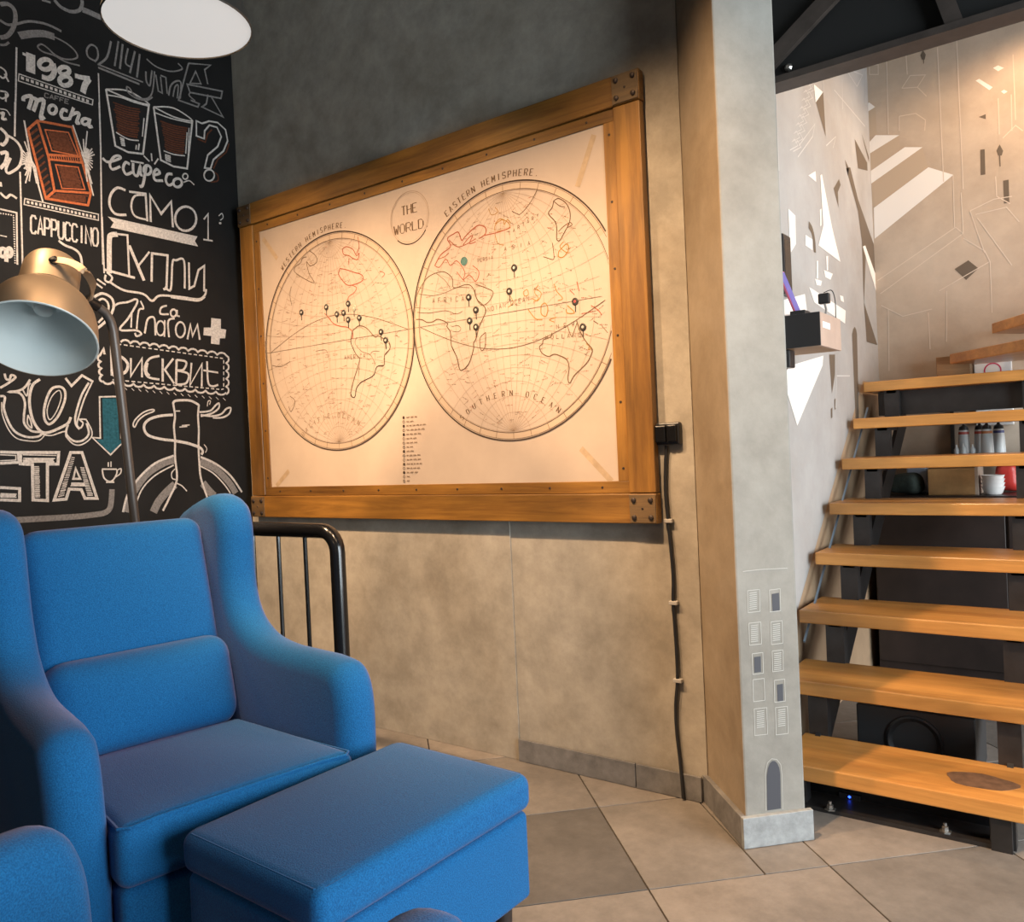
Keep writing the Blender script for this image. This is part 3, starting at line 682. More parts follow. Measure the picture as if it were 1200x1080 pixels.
sheet = fpart('map_sheet', ix0 + iw - .004, ix1 - iw + .004, sy, sy + .003, iz0 + iw - .004, iz1 - iw + .004, 'paper_map', 0)
MP = Plane((0, sy, 0), (1, 0, 0), (0, -1, 0))
WC, EC, HR = np.array([-2.560, 1.584]), np.array([-1.670, 1.584]), .446
def circ(c, r, n=96): return [c + r * np.array([math.cos(a), math.sin(a)]) for a in np.linspace(0, math.tau, n, endpoint=False)]
xlim = ix1 - iw - .003
tint = Ink(MP, .0004); outer = Ink(MP, .0012); faint = Ink(MP, .0008); mid = Ink(MP, .0010); red = Ink(MP, .0010); och = Ink(MP, .0009); dark = Ink(MP, .0012); mid.k = 1.2; red.k = 1.35; och.k = 1.35
def clipx(P, closed):
    """cut a polyline at the edge of the sheet"""
    runs = []; cur = []
    Q = P + [P[0]] if closed else P
    for p in Q:
        if ix0 + iw < p[0] < xlim: cur.append(p)
        else:
            if len(cur) > 1: runs.append(cur)
            cur = []
    if len(cur) > 1: runs.append(cur)
    return runs
for C in (WC, EC):
    for r_, w_, ink in ((HR, 5., outer), (HR - .006, 1.2, mid), (HR - .028, 1.8, mid), (HR - .032, 1.0, faint)):
        for run in clipx(circ(C, r_, 160), True): ink.uv(run, w_)
    k0 = circ(C, HR - .004, 120); k1 = circ(C, HR - .028, 120)
    for i in range(120):
        j = (i + 1) % 120; q = [k0[i], k0[j], k1[j], k1[i]]
        if all(ix0 + iw < p[0] < xlim for p in q): tint.fill_uv(q)
    for i in range(36):
        a = i * math.tau / 36; d = np.array([math.cos(a), math.sin(a)]); q = [C + d * (HR - .005), C + d * (HR - .028)]
        if all(p[0] < xlim for p in q): mid.uv(q, 1.4)
    r = HR - .032
    for lon in range(-80, 90, 10):   # globular graticule
        P = []
        for lat in range(-90, 91, 6):
            la, lo = math.radians(lat), math.radians(lon); kk = 1 / (1 + math.cos(la) * math.cos(lo)); P.append(C + r * np.array([kk * math.cos(la) * math.sin(lo), kk * math.sin(la)]))
        for run in clipx(P, False): faint.uv(run, .9)
    for lat in range(-80, 90, 10):
        P = []
        for lon in range(-90, 91, 6):
            la, lo = math.radians(lat), math.radians(lon); kk = 1 / (1 + math.cos(la) * math.cos(lo)); P.append(C + r * np.array([kk * math.cos(la) * math.sin(lo), kk * math.sin(la)]))
        for run in clipx(P, False): (mid if lat == 0 else faint).uv(run, 1.2 if lat == 0 else .9)
    P = [C + r * np.array([x, (-.30 if C is EC else .26) * math.cos(x * math.pi / 2) ** 1.0]) for x in np.linspace(-1, 1, 30)]
    for run in clipx(P, False): mid.uv(run, 1.8)
for t_, w_ in (("60,265 110,265 160,290 210,285 260,262 340,295 340,330 370,380 380,500 430,610 455,715 490,715 540,660 580,530 580,480 605,430 630,330 690,190 660,130 610,80 590,0", 3.2), ("690,380 640,430 640,520 660,545 685,500 690,380", 2.4), ("70,200 180,205 330,185 420,215 480,190", 1.6), ("380,330 440,320 465,350 440,375 385,370", 1.4)):
    mid.stroke('a', t_, w_)
dark.stroke('a', "380,500 430,610 455,715 490,715 540,660", 3.)
for t_, w_ in (("45,860 45,800 70,740 110,680 160,650 220,640 270,680 280,740 360,720 400,740 430,820 460,850 500,830 530,770 480,740 420,720", 2.4), ("60,780 150,790 230,770 300,740 380,740", 1.6), ("170,650 230,700 260,750", 1.4)): mid.stroke('e', t_, w_)
for t_, w_ in (("160,600 200,530 260,480 240,430 280,400 310,390 330,440 350,420 400,370 440,345 480,360 480,400 440,430", 3), ("470,410 560,390 640,360", 2.6), ("250,440 300,480 350,470 420,430", 2.4), ("340,470 370,430 400,410 380,460 420,450", 2.4), ("160,600 190,610 230,560 260,600 300,570 350,640 340,690 380,660 420,700 440,640 400,600", 2.2), ("300,640 330,680 350,700", 2), ("180,560 220,545 250,520", 2)): red.stroke('e', t_, w_)
for t_, w_ in (("540,380 545,340 590,310 600,340 620,310 640,330", 2.2), ("500,240 520,280 560,260 540,230", 1.6), ("540,400 560,460 600,470", 1.6)): och.stroke('e', t_, w_)
for t_, w_ in (("470,150 430,230 380,300 340,340 320,345 270,320", 2), ("600,240 640,220 700,260 730,330 725,410 690,480 650,550 625,540 625,450 610,400 560,340 590,290 600,240", 2.8), ("640,480 680,440 730,410 745,430 710,450", 2.2), ("590,570 600,640 600,700 550,690 520,680", 2), ("600,240 650,280 690,285", 2)): mid.stroke('n', t_, w_)
for t_, w_ in (("640,640 700,580 720,620 680,680 640,680 640,640", 2.4), ("150,480 240,460 250,420 180,380 140,420", 2.2), ("480,900 450,960 480,1010 440,1040", 1.8), ("360,960 390,940 400,980 370,990 360,960", 1.8), ("250,980 280,1040 240,1080", 1.8), ("680,560 650,600 690,640 720,650", 2)): och.stroke('n', t_, w_)
for t_, w_ in (("410,430 400,465 340,490 330,525 305,550 325,600 380,630 430,612 490,630 540,665 555,730 545,810 560,855 600,790 700,690 740,620 750,570 710,520 680,480 665,450 640,400 620,330", 3), ("540,370 560,430 580,460 610,380 625,330", 2), ("760,330 800,355", 2.4), ("830,370 880,430", 1.6)): mid.stroke('u', t_, w_)
for t_, w_ in (("320,200 350,180 375,220 360,290 320,270 320,200", 2.4), ("210,235 270,310 330,320", 2.4), ("430,20 450,80 500,140 460,160", 2), ("280,60 320,100 290,160 240,140", 2), ("450,300 390,320 430,340", 2), ("540,200 600,260 540,265 530,230", 2.6), ("700,520 740,560 715,570", 2.4)): och.stroke('u', t_, w_)
for t_, w_ in (("620,0 640,80", 2.4), ("740,200 800,240 830,280", 2.4), ("560,70 600,110", 2), ("660,270 760,250", 1.8)): red.stroke('u', t_, w_)
for t_, w_ in (("690,50 675,130 690,180 720,240 745,270 725,350 700,430 675,540 690,570 710,560 720,500 760,450 850,400 880,330 935,320 940,240 980,190 975,140 930,110 890,90 860,95 800,30 740,10 690,50", 3), ("720,100 710,150 760,210 830,240 870,320", 1.6), ("740,330 735,400", 1.6), ("820,240 850,210 900,210", 1.4)): mid.stroke('s', t_, w_)
dark.stroke('s', "675,540 690,570 710,560 720,500 760,450 850,400 880,330 935,320", 3.2); dark.stroke('s', "940,240 980,190 975,140", 3.2); dark.stroke('s', "690,50 675,130 690,180 720,240", 2.6)
for t_, w_ in (("490,800 540,860 590,880 650,890 690,930 685,980", 3), ("610,280 640,260 690,280 720,330 740,310 730,360 690,350 660,330 620,320 610,280", 2.8), ("590,430 640,440 700,460 760,480 770,520 720,550 650,560 600,510 580,470 590,430", 2.8), ("730,180 740,260 720,320", 2.4), ("680,560 720,580 700,620 660,650 650,690", 2.4), ("660,350 660,400", 2.4), ("470,780 520,830", 2.2), ("900,450 940,470 920,500", 1.8)): red.stroke('w', t_, w_)
for t_, w_ in (("350,290 400,330 410,380 360,410 330,380 350,470 390,540 330,520 240,460 240,420 280,390 300,350 330,340", 2.2), ("210,570 200,640 215,720", 2)): mid.stroke('w', t_, w_)
for t_, w_ in (("200,560 240,600 210,680 190,640", 2.2), ("400,210 480,200 500,260", 1.5), ("60,320 130,330 200,290", 1.8)): mid.stroke('s', t_, w_)
# tiny place-name dashes scattered over both hemispheres
rr = random.Random(5)
for C in (WC, EC):
    for i in range(420):
        a = rr.random() * math.tau; d = math.sqrt(rr.random()) * (HR - .05); p = C + d * np.array([math.cos(a), math.sin(a)])
        if p[0] > xlim - .04: continue
        an = rr.choice((0, 0, .1, -.15, .5, -.5)); l = rr.uniform(.012, .035); q = np.array([math.cos(an), math.sin(an)])
        for k in range(int(l / .005)): (faint if rr.random() < .6 else (mid if rr.random() < .7 else red)).uv([p + q * k * .005, p + q * (k * .005 + .003)], rr.uniform(1.2, 2.6))
def letter_arc(ink, txt, C, r, a0, a1, hgt, mm):
    n = len(txt)
    for i, ch in enumerate(txt):
        if ch == ' ': continue
        a = math.radians(a0 + (a1 - a0) * i / (n - 1)); up = np.array([math.cos(a), math.sin(a)]); rt = np.array([math.sin(a), -math.cos(a)])
        sg = 1 if a1 < a0 else -1
        c = C + up * r; cw = hgt * .55
        for part in GL[ch].split(';'):
            P = [c + sg * rt * (x / 4 - .5) * cw + sg * up * (.5 - y / 6) * hgt for x, y in pts_(part)]
            for u_ in zip(P[:-1], P[1:]): ink.uv(list(u_), mm * (1.7 if abs(u_[0][0] - u_[1][0]) < abs(u_[0][1] - u_[1][1]) else .8))
letter_arc(mid, 'WESTERN HEMISPHERE.', WC, HR + .024, 131, 78, .021, 2.0)
letter_arc(mid, 'EASTERN HEMISPHERE.', EC, HR + .026, 123, 72, .022, 2.1)
letter_arc(mid, 'SOUTHERN OCEAN', EC + np.array([-.02, -.62]), .34, 128, 52, .019, 1.6)
letter_arc(faint, 'PACIFIC OCEAN', WC + np.array([-.03, -.60]), .30, 130, 60, .02, 2.0)
def label(txt, C, x0, x1, z, hgt, mm, ink, tilt=0.):
    n = len(txt)
    for i, ch in enumerate(txt):
        if ch == ' ': continue
        x = x0 + (x1 - x0) * i / (n - 1)
        for part in GL[ch].split(';'): ink.uv([(C[0] + x + (a / 4 - .5) * hgt * .6, C[1] + z + tilt * (x - x0) + (.5 - b / 6) * hgt) for a, b in pts_(part)], mm)
label('AFRICA', EC, -.34, -.20, .09, .017, 1.6, mid, -.1); label('INDIAN OCEAN', EC, -.10, .085, .02, .0155, 1.5, mid, .08); label('NEW', EC, .20, .26, -.075, .014, 1.5, mid); label('HOLLAND', EC, .155, .285, -.105, .014, 1.5, mid, -.06)
label('PERSIA', EC, -.12, -.06, .2, .012, 1.3, mid); label('TARTARY', EC, .02, .14, .27, .012, 1.3, mid, .3); label('AMERICA', WC, .06, .17, -.07, .016, 1.5, mid, -.05); label('AMERICA', WC, -.02, .06, .22, .012, 1.3, faint); label('ASIA', EC, .0, .1, .22, .014, 1.4, mid)
# title roundel
TCn = MP.px('t', 540, 470)
for r_, w_ in ((.098, 1.6), (.092, .8)): faint.uv(circ(TCn, r_, 64), w_, True)
dark.uv([TCn + .1 * np.array([math.cos(a), math.sin(a)]) for a in np.linspace(math.radians(228), math.radians(322), 20)], 3.4)
def title(txt, x0, x1, z, hgt):
    n = len(txt); cw = (x1 - x0) / n
    for i, ch in enumerate(txt):
        for part in GL[ch].split(';'):
            P = [(TCn[0] + x0 + cw * (i + .12 + .74 * a / 4), TCn[1] + z - hgt * b / 6) for a, b in pts_(part)]
            for p, q in zip(P[:-1], P[1:]): dark_t.uv([p, q], 5.6 if abs(p[0] - q[0]) < .6 * abs(p[1] - q[1]) else 2.4)
        if ch in 'THEWRLD':    # serifs
            pass
dark_t = Ink(MP, .0012)
title('THE', -.042, .044, .048, .034); title('WORLD.', -.086, .104, -.018, .034)
# legend
LG = MP.px(None, 473.2, 489.3); LB = MP.px(None, 474, 563.5); dots = Ink(MP, .0012); lens = (.055, .035, .085, .08, .065, .048, .06, .038, .04, .055, .07, .082, .055, .055, .018, .016)
for i in range(16):
    c = LG + (LB - LG) * i / 15; wl = lens[i]
    (dots.fill_uv(circ(c, .0062, 12)) if i in (0, 2, 4, 8, 11, 13) else dots.uv(circ(c, .005, 12), 2., True))
    x = .014
    while x < .014 + wl:
        wd = rr.uniform(.009, .018); P = [c + np.array([x + wd * q / 6, (.0028 if q % 2 else -.0028) * rr.uniform(.6, 1.3)]) for q in range(7)]; mid.uv(P, 1.3); x += wd + .005
# tape marks across the corners of the sheet
for q in (((-2.99, 2.09), (-2.90, 1.985)), ((-1.30, 2.10), (-1.37, 1.95)), ((-1.29, .99), (-1.40, 1.10)), ((-2.98, .995), (-2.89, 1.06))): Ink(MP, .0006).uv([q[0], q[1]], 20).done('tape_mark', 'tape', fm, np.array(mo))
sloc = np.array(mo)
for nm, ink, m in (('margin_tint', tint, 'ring_tint'), ('hemisphere_circle', outer, 'ink'), ('graticule', faint, 'ink_faint'), ('coastline', mid, 'ink_mid'), ('red_coastline', red, 'ink_red'), ('ochre_coastline', och, 'ink_ochre'), ('bold_coastline', dark, 'ink'), ('title_lettering', dark_t, 'ink_mid'), ('legend', dots, 'ink')):
    ink.done(nm, m, fm, sloc)['kind'] = 'stuff'
# location markers standing on the map
mat('pin_dark', (.035, .03, .025), rough=.4); mat('pin_light', (.48, .41, .34), rough=.5); mat('pin_pale', (.30, .29, .22), rough=.5); mat('pin_red', (.45, .06, .06), rough=.5)
PINS = [('w', 290, 773, 'in the ocean at the far left of the western hemisphere', 0), ('w', 484, 732, 'over the west coast of Mexico', 0), ('w', 567, 787, 'leftmost of the Central America cluster', 0), ('w', 620, 776, 'second from left in the Central America cluster', 0), ('w', 655, 705, 'topmost of the Central America cluster', 0), ('w', 700, 740, 'pale one in the Central America cluster', 1), ('w', 655, 830, 'lowest of the Central America cluster', 0), ('w', 742, 815, 'north of South America, right of the cluster', 0), ('w', 912, 925, 'over northern Brazil, the upper of two', 0), ('w', 948, 990, 'over eastern Brazil, the lower of two', 0),
        ('i', 377, 380, 'over central Asia, highest in the eastern hemisphere', 0), ('i', 361, 458, 'over India', 0), ('i', 226, 478, 'over Ethiopia, highest of the Africa four', 0), ('i', 250, 520, 'over Kenya, second of the Africa four', 0), ('i', 229, 556, 'over the inner Congo, left of the Africa four', 0), ('i', 250, 577, 'over Tanzania, lowest of the Africa four', 0), ('i', 580, 492, 'with a red centre, right of the Indies', 2), ('i', 606, 577, 'above the coast of Australia', 0)]
for z, x, y, lb, kd in PINS:
    c = MP.px(z, x, y); t = thing('map_pin', 'round black map marker ' + lb, 'map marker', (c[0], sy, c[1]), group='location markers on the map')
    if kd == 1: t['label'] = 'round pale map marker in the Central America cluster'
    MB().lathe([(.0128, 0), (.0128, .002), (.0105, .0032)], (0, 0, 0), (0, -1, 0), 18).obj('badge', 'pin_pale' if kd == 1 else 'pin_dark', t)
    MB().lathe([(.0048, .0030), (.0043, .004)], (0, 0, 0), (0, -1, 0), 12).obj('centre_dot', 'pin_red' if kd == 2 else 'pin_light', t)
    MB().box(-.0012, .0012, -.002, 0, -.034, -.010).obj('stem', 'pin_dark', t)
c = MP.px('i', 210, 358); t = thing('map_badge', 'round teal ring badge over south-eastern Europe on the map', 'map marker', (c[0], sy, c[1]))
MB().lathe([(.0155, 0), (.0155, .0015), (.012, .0015), (.012, .0008), (.0085, .0008), (.0085, .0016), (.003, .0016)], (0, 0, 0), (0, -1, 0), 24).obj('badge_ring', 'ink_green', t)

# ------------------------------------------------------------------ chalk drawings on the left wall
CP = Plane((XL, 0, 0), (0, 1, 0), (1, 0, 0))
def chalk(name, m='chalk', off=.0008):
    k = Ink(CP, off); k.nm = name; k.m = m; return k
def put(*inks):
    for k in inks: k.done(k.nm, k.m, wall_left)['kind'] = 'stuff'
def lines_in(k, z, quad, n, mm, j=0.):
    """hatching between the two long sides of a quad"""
    a, b, c, d = [np.array(q, float) for q in pts_(quad)]
    for i in range(n):
        t = (i + .5) / n; p = a + (d - a) * t; q = b + (c - b) * t; m_ = (p + q) / 2 + np.array([0, j])
        e0, e1_ = rr.uniform(0, .08), rr.uniform(.9, 1.); k.stroke(z, [tuple(p + (q - p) * e0), tuple(m_), tuple(p + (q - p) * e1_)], mm * rr.uniform(.7, 1.2))
# --- column rules
k = chalk('column_rule'); k.line('A', "130,375 125,700 115,1080", 6); k.line('C', "100,0 98,222", 6); k.line('C', "133,462 140,700 150,1080", 6); k.line('A', "778,580 795,1080", 5); k.line('C', "660,0 670,300 675,700 685,1080", 6); k.line('F', "78,215 88,480", 6); put(k)
# --- swashes top left
k = chalk('swash_flourish', 'chalk_dim'); k.stroke('A', "0,35 60,32 110,75 122,150 100,230 55,285 0,298", 15); k.stroke('A', "0,160 60,195 130,190 220,170 320,180 400,205 485,248", 9); k.stroke('A', "152,283 250,268 350,268 430,292", 26)
k.stroke('A', "420,288 520,340 590,400 612,450 570,470 500,465 430,430 370,375 325,350 298,372 340,410 430,440 520,490 630,520", 6); k.stroke('A', "430,0 480,55 560,92 625,82 648,40 648,0", 13); k.stroke('A', "650,75 710,100 800,140", 22); k.stroke('A', "0,355 40,355 70,335", 8); k.stroke('A', "330,0 400,20", 8); put(k)
# --- 1987
k = chalk('numerals_1987'); k.line('A', "242,425 242,575", 32); k.line('A', "178,424 230,445", 10); k.ring('A', 360, 510, 50, 40, 17); k.stroke('A', "418,500 430,555 415,602 380,622 330,606", 19); k.ring('A', 508, 560, 40, 30, 16); k.ring('A', 516, 640, 46, 37, 17); k.stroke('A', "592,598 640,612 712,622", 18); k.stroke('A', "705,622 672,672 655,735", 22)
put(k)
k = chalk('ruled_border'); k.line('A', "150,585 735,790 730,830 145,640", 4, True); k.dash('A', "165,614 715,808", 11, 15, .62); put(k)
k = chalk('lettering_caffe', 'chalk_dim'); lettering(k, 'A', 'CAFFE', (355, 735), (545, 790), (352, 768), 4); put(k)
k = chalk('lettering_mocha'); k.stroke('A', "185,800 185,775 215,762 250,768 225,865", 13); k.stroke('A', "252,775 290,795 262,880", 14); k.stroke('A', "285,800 345,795 322,930 352,925", 14); k.ring('A', 415, 867, 30, 34, 12); k.stroke('A', "535,882 500,868 482,905 500,938 548,940", 13); k.stroke('A', "582,852 548,945", 12); k.stroke('A', "560,912 605,892 625,905 605,970 632,972", 12); k.ring('A', 675, 962, 28, 24, 12); k.stroke('A', "712,938 702,1000 732,1000", 12); put(k)
# --- left margin scraps
k = chalk('margin_script'); k.stroke('A', "0,530 40,560 48,600 20,618 0,600", 6); k.stroke('A', "35,585 68,648", 6); k.stroke('A', "0,720 50,730 60,760 20,780 0,770", 6); k.line('A', "45,740 45,805", 6); k.stroke('A', "0,900 28,895 18,940 52,942", 9); k.stroke('A', "0,862 50,872 80,915", 4)
k.stroke('C', "0,170 40,210 45,250 20,282 0,272", 11); k.stroke('C', "40,215 110,260 145,330 130,420 80,462 50,470 40,440 70,370", 9); k.stroke('C', "0,340 45,335 35,400 0,440", 12); k.stroke('C', "0,600 40,635 70,615 112,640", 8); put(k)
k = chalk('dashed_box'); k.line('C', "0,710 110,735 115,1080", 6); k.dash('C', "0,738 90,752 100,1080", 5, 26, .5); k.line('C', "0,885 45,895", 4); k.line('C', "0,530 5,560", 10); put(k)
k = chalk('lettering_ep'); k.ring('C', 18, 1000, 20, 28, 13); k.line('C', "42,968 42,1062", 14); k.ring('C', 62, 998, 16, 28, 13); put(k)
# --- chocolate bar
k = chalk('chocolate_bar', 'chalk_orange'); k.line('C', "185,180 250,122 480,165 605,600 585,685 305,640", 9, True); k.line('C', "250,125 320,355 362,590 305,640", 9); k.line('C', "318,348 540,362", 9); k.line('C', "318,378 548,402", 8); k.line('C', "300,182 455,200 520,355 345,322", 5, True); k.line('C', "370,415 520,432 565,580 412,572", 5, True); k.line('C', "362,588 606,604", 9); k.dash('C', "325,365 545,384", 12, 14, .4); put(k)
k = chalk('chocolate_shading', 'chalk_brown', .0006)
for q, n_ in (("310,195 450,208 512,345 350,312", 13), ("385,425 515,440 555,572 418,562", 12), ("360,605 595,620 580,668 325,640", 6), ("195,195 250,150 345,590 305,625", 10)): lines_in(k, 'C', q, n_, 7)
put(k)
k = chalk('chalk_rays')
for i in range(15):
    a = math.radians(105 + 155 * i / 14); l = rr.uniform(60, 110) * (2.0 if i in (0, 1, 13, 14) else 1.); c0 = (212, 392); k.line('C', [(c0[0] + 14 * math.cos(a), c0[1] - 14 * math.sin(a)), (c0[0] + l * .8 * math.cos(a), c0[1] - l * 1.05 * math.sin(a))], 5)
for i in range(14):
    a = math.radians(95 - 175 * i / 13); l = rr.uniform(60, 100) * (1.8 if i in (0, 1, 12, 13) else 1.); c0 = (562, 372); k.line('C', [(c0[0] + 8 * math.cos(a), c0[1] - 8 * math.sin(a)), (c0[0] + l * .75 * math.cos(a), c0[1] - l * 1.1 * math.sin(a))], 5)
k.line('C', "485,150 560,370 622,622", 5); k.line('C', "160,120 205,370 285,662", 6); k.line('C', "200,380 228,430 250,540", 12); k.line('C', "545,330 575,420 590,470", 10); put(k)
k = chalk('ruled_border'); k.line('C', "165,640 655,745 655,785 160,680", 4, True); k.dash('C', "178,662 645,766", 10, 18, .6); put(k)
k = chalk('lettering_cappuccino'); lettering(k, 'C', 'CAPPUCCINO', (205, 752), (652, 842), (205, 868), 7, .3); put(k)
k = chalk('curl_mark'); k.stroke('C', "390,920 430,950 500,980 535,1020 545,1080", 9); put(k)
# --- headline and coffee glasses
k = chalk('headline_letters', 'chalk_dim'); k.stroke('B', "70,190 20,160 10,110 40,75 80,100 88,160 65,195", 7); k.line('B', "90,235 380,352", 8); k.line('B', "85,212 405,338", 6); k.stroke('B', "180,50 152,160 95,212", 8); k.line('B', "232,50 205,225", 7); k.line('B', "262,70 242,245", 8); k.stroke('B', "300,100 282,200 322,232", 7); k.line('B', "348,120 312,275", 8); k.line('B', "382,140 362,305", 8)
k.stroke('B', "425,262 428,330 452,362 462,300 468,255", 7); k.stroke('B', "486,262 472,400 440,450 390,452 340,425 312,382 290,372 302,412 360,452 430,466 472,442", 6); k.line('B', "495,285 512,400 540,415 528,300", 6); k.line('B', "528,290 565,305 575,420", 6); k.stroke('B', "585,432 600,362 640,330 672,345 665,455", 7); k.stroke('B', "615,440 630,372 652,362 645,452", 6)
k.line('B', "725,205 655,465 790,512 800,490 740,465", 7); k.line('B', "775,262 735,345 812,350", 6, True); k.line('B', "725,205 880,218 838,250 860,352", 7); k.line('B', "715,352 962,402 952,452 735,410", 7, True); k.stroke('B', "735,412 730,432 772,470", 6); k.line('B', "880,432 968,582 820,512 850,490 862,425", 7); k.stroke('B', "430,175 500,230 600,262 680,245 650,205", 6); put(k)
k = chalk('question_mark'); k.line('B', "780,610 780,715 835,735 838,680 872,640 925,655 955,720 930,790 860,850 838,940 880,945 900,882 970,822 1000,750 985,672 930,622 870,612 820,628", 7, True); k.ring('B', 870, 992, 36, 40, 7); put(k)
k = chalk('question_mark_shadow', 'chalk_brown', .0006); k.line('B', "790,735 842,760 860,700 890,670", 6); k.line('B', "900,945 930,880 990,830 1010,770", 6); k.stroke('B', "880,1040 930,1030 930,990 905,970", 6); put(k)
for g1, g2 in ((("145,388 210,785 300,830 405,842 447,492", "145,388 300,400 447,492 330,465 145,388", "155,428 250,445 340,478 440,505", "215,690 300,738 375,748", "190,470 398,525 372,735 222,690"), 0), (("480,512 530,885 620,930 715,945 752,610", "480,512 620,520 752,608 630,585 480,512", "490,552 600,592 745,625", "550,820 620,845 700,855", "522,602 722,655 698,850 558,812"), 1)):
    k = chalk('coffee_glass'); k.line('B', g1[0], 8); k.stroke('B', g1[1], 6); k.stroke('B', g1[2], 5); k.stroke('B', g1[3], 5)
    if g2: lines_in(k, 'B', "555,840 600,855 605,905 562,890", 5, 5); k.line('B', "715,690 705,840", 5); k.line('B', "728,660 720,900", 4)
    else: lines_in(k, 'B', "240,720 275,735 282,790 252,785", 5, 5); k.line('B', "412,590 400,720", 5); k.line('B', "378,770 372,815", 6); k.line('B', "358,780 355,812", 5)
    put(k); k = chalk('coffee_shading', 'chalk_brown', .0006); lines_in(k, 'B', g1[4], 13, 7, 8); put(k)
k = chalk('spark_mark'); k.line('B', "410,855 450,895", 6); k.line('B', "463,838 468,892", 6); k.line('B', "485,915 512,875", 6); put(k)
k = chalk('lettering_espresso'); k.stroke('B', "120,870 150,897 190,893 245,872 235,855 198,865 172,912 190,950 245,930", 10); k.stroke('B', "312,915 282,902 265,945 288,985 328,970", 11); k.stroke('B', "335,905 338,975 365,995 385,930 388,985 402,992", 11); k.line('B', "318,892 410,908", 7); k.stroke('B', "428,918 405,1055 380,1070", 12); k.ring('B', 435, 955, 26, 32, 11); k.stroke('B', "472,992 522,978 502,950 480,978 490,1025 545,1030", 11); k.stroke('B', "612,985 578,985 565,1030 588,1062 622,1045", 11); k.ring('B', 648, 1045, 30, 30, 11); k.ring('B', 702, 1000, 18, 20, 6); k.stroke('B', "690,1042 730,1030 765,1060", 5); put(k)
# --- САМО 1
k = chalk('lettering_samo'); k.stroke('F', "188,92 150,80 120,110 113,160 140,202 192,207", 10); k.line('F', "205,98 282,108 290,237", 9); k.stroke('F', "284,115 232,118 215,165 232,212 288,230", 8); k.line('F', "306,240 303,115 355,202 402,145 410,265", 10); k.ring('F', 470, 225, 50, 57, 10); k.line('F', "555,228 575,202 575,325", 7); k.line('F', "553,322 597,329", 7); k.stroke('F', "625,212 640,200 645,220 632,232", 4); k.ring('F', 632, 246, 4, 3, 4); put(k)
k = chalk('ribbon_bar'); k.fill('F', "105,215 525,308 513,330 528,355 118,266 132,243"); put(k)
# --- ДУПЛИ
k = chalk('lettering_dupli'); k.stroke('F', "112,480 112,330 120,302 150,298", 20); k.line('F', "125,294 197,302 205,490", 8); k.line('F', "88,463 232,502", 10); k.line('F', "205,350 275,515", 13); k.line('F', "300,380 245,450", 8); k.line('F', "310,520 312,387 385,397 380,552 365,556", 10); k.stroke('F', "372,545 400,555 408,430 425,420 462,422 465,552", 9); k.line('F', "485,430 487,552 510,540 530,465 557,446 556,566", 9); put(k)
k = chalk('brace_flourish'); k.stroke('F', "100,475 125,500 112,522 92,512 95,488", 8); k.stroke('F', "112,520 180,560 270,577 312,610 350,585 450,592 530,602 560,582 566,555", 9); k.stroke('F', "400,592 470,602 530,608 560,590", 9); k.line('F', "45,525 80,550", 7); k.line('F', "55,508 95,535", 7); put(k)
k = chalk('lettering_sa'); k.stroke('F', "382,632 355,642 352,670 390,672", 8); k.ring('F', 413, 667, 14, 17, 8); k.stroke('F', "430,652 430,678 442,682", 7); put(k)
k = chalk('lettering_shlagom'); k.stroke('F', "128,640 155,622 200,615 235,602 242,620 200,692 162,745 238,748 262,765 240,775 232,760", 8); k.line('F', "217,665 214,735", 7); k.stroke('F', "258,610 272,645 250,655 240,742", 7); k.stroke('F', "278,762 290,700 312,685 325,700 328,772", 8); k.ring('F', 352, 738, 20, 34, 7); k.line('F', "372,700 370,778", 7); k.stroke('F', "392,780 388,705 418,692", 8); k.ring('F', 445, 745, 22, 36, 8); k.line('F', "478,790 492,720 502,775 525,722 536,792", 9); put(k)
k = chalk('heart_drawing'); k.stroke('F', "40,592 80,575 125,600 130,650 100,700 48,746", 10); k.stroke('F', "50,617 80,600 105,620 105,660 60,712", 8); put(k)
k = chalk('plus_sign'); k.fill('F', "590,690 635,695 635,740 660,745 655,785 630,785 628,815 588,810 590,775 553,770 555,735 588,735"); put(k)
# --- БИСКВИТ
k = chalk('lettering_biskvit'); k.line('F', "121,785 125,960", 12); k.stroke('F', "128,885 165,872 198,905 185,945 128,958", 12); k.line('F', "213,878 213,962 265,880 265,968", 9); k.stroke('F', "347,868 302,880 278,920 292,965 347,978", 9); k.stroke('F', "290,900 284,940 300,962", 12); k.line('F', "362,880 362,988", 10); k.line('F', "412,880 372,932 416,997", 9); k.line('F', "427,885 425,1000", 10); k.stroke('F', "427,886 472,896 460,932 432,936 482,952 472,995 425,1002", 9); k.line('F', "497,900 490,1006 546,906 545,1012", 9); k.stroke('F', "570,893 575,990 595,1010 622,1003", 9); k.line('F', "553,935 622,946", 8); put(k)
k = chalk('biscuit_border')
def scallop(z, p0, p1, n, dep, mm):
    p0, p1 = np.array(p0, float), np.array(p1, float); d = p1 - p0; q = np.array([d[1], -d[0]]) / np.linalg.norm(d); P = []
    for i in range(n * 4 + 1):
        t = i / (n * 4); P.append(tuple(p0 + d * t + q * dep * abs(math.sin(math.pi * t * n)) ** .6))
    k.line(z, P, mm)
scallop('F', (165, 802), (662, 868), 11, 12, 8); scallop('F', (660, 865), (660, 1048), 5, 12, 8); scallop('F', (660, 1040), (80, 985), 12, 12, 8); scallop('F', (80, 990), (68, 862), 4, 12, 8); k.dash('F', "150,812 648,880 648,1026 115,978", 5, 44, .6); k.line('F', "66,868 85,835 90,860", 9)
for i in range(16): k.line('F', [(150 + i * 33, 1012 + i * 3.5), (162 + i * 33, 1024 + i * 3.5)], 3)
put(k)
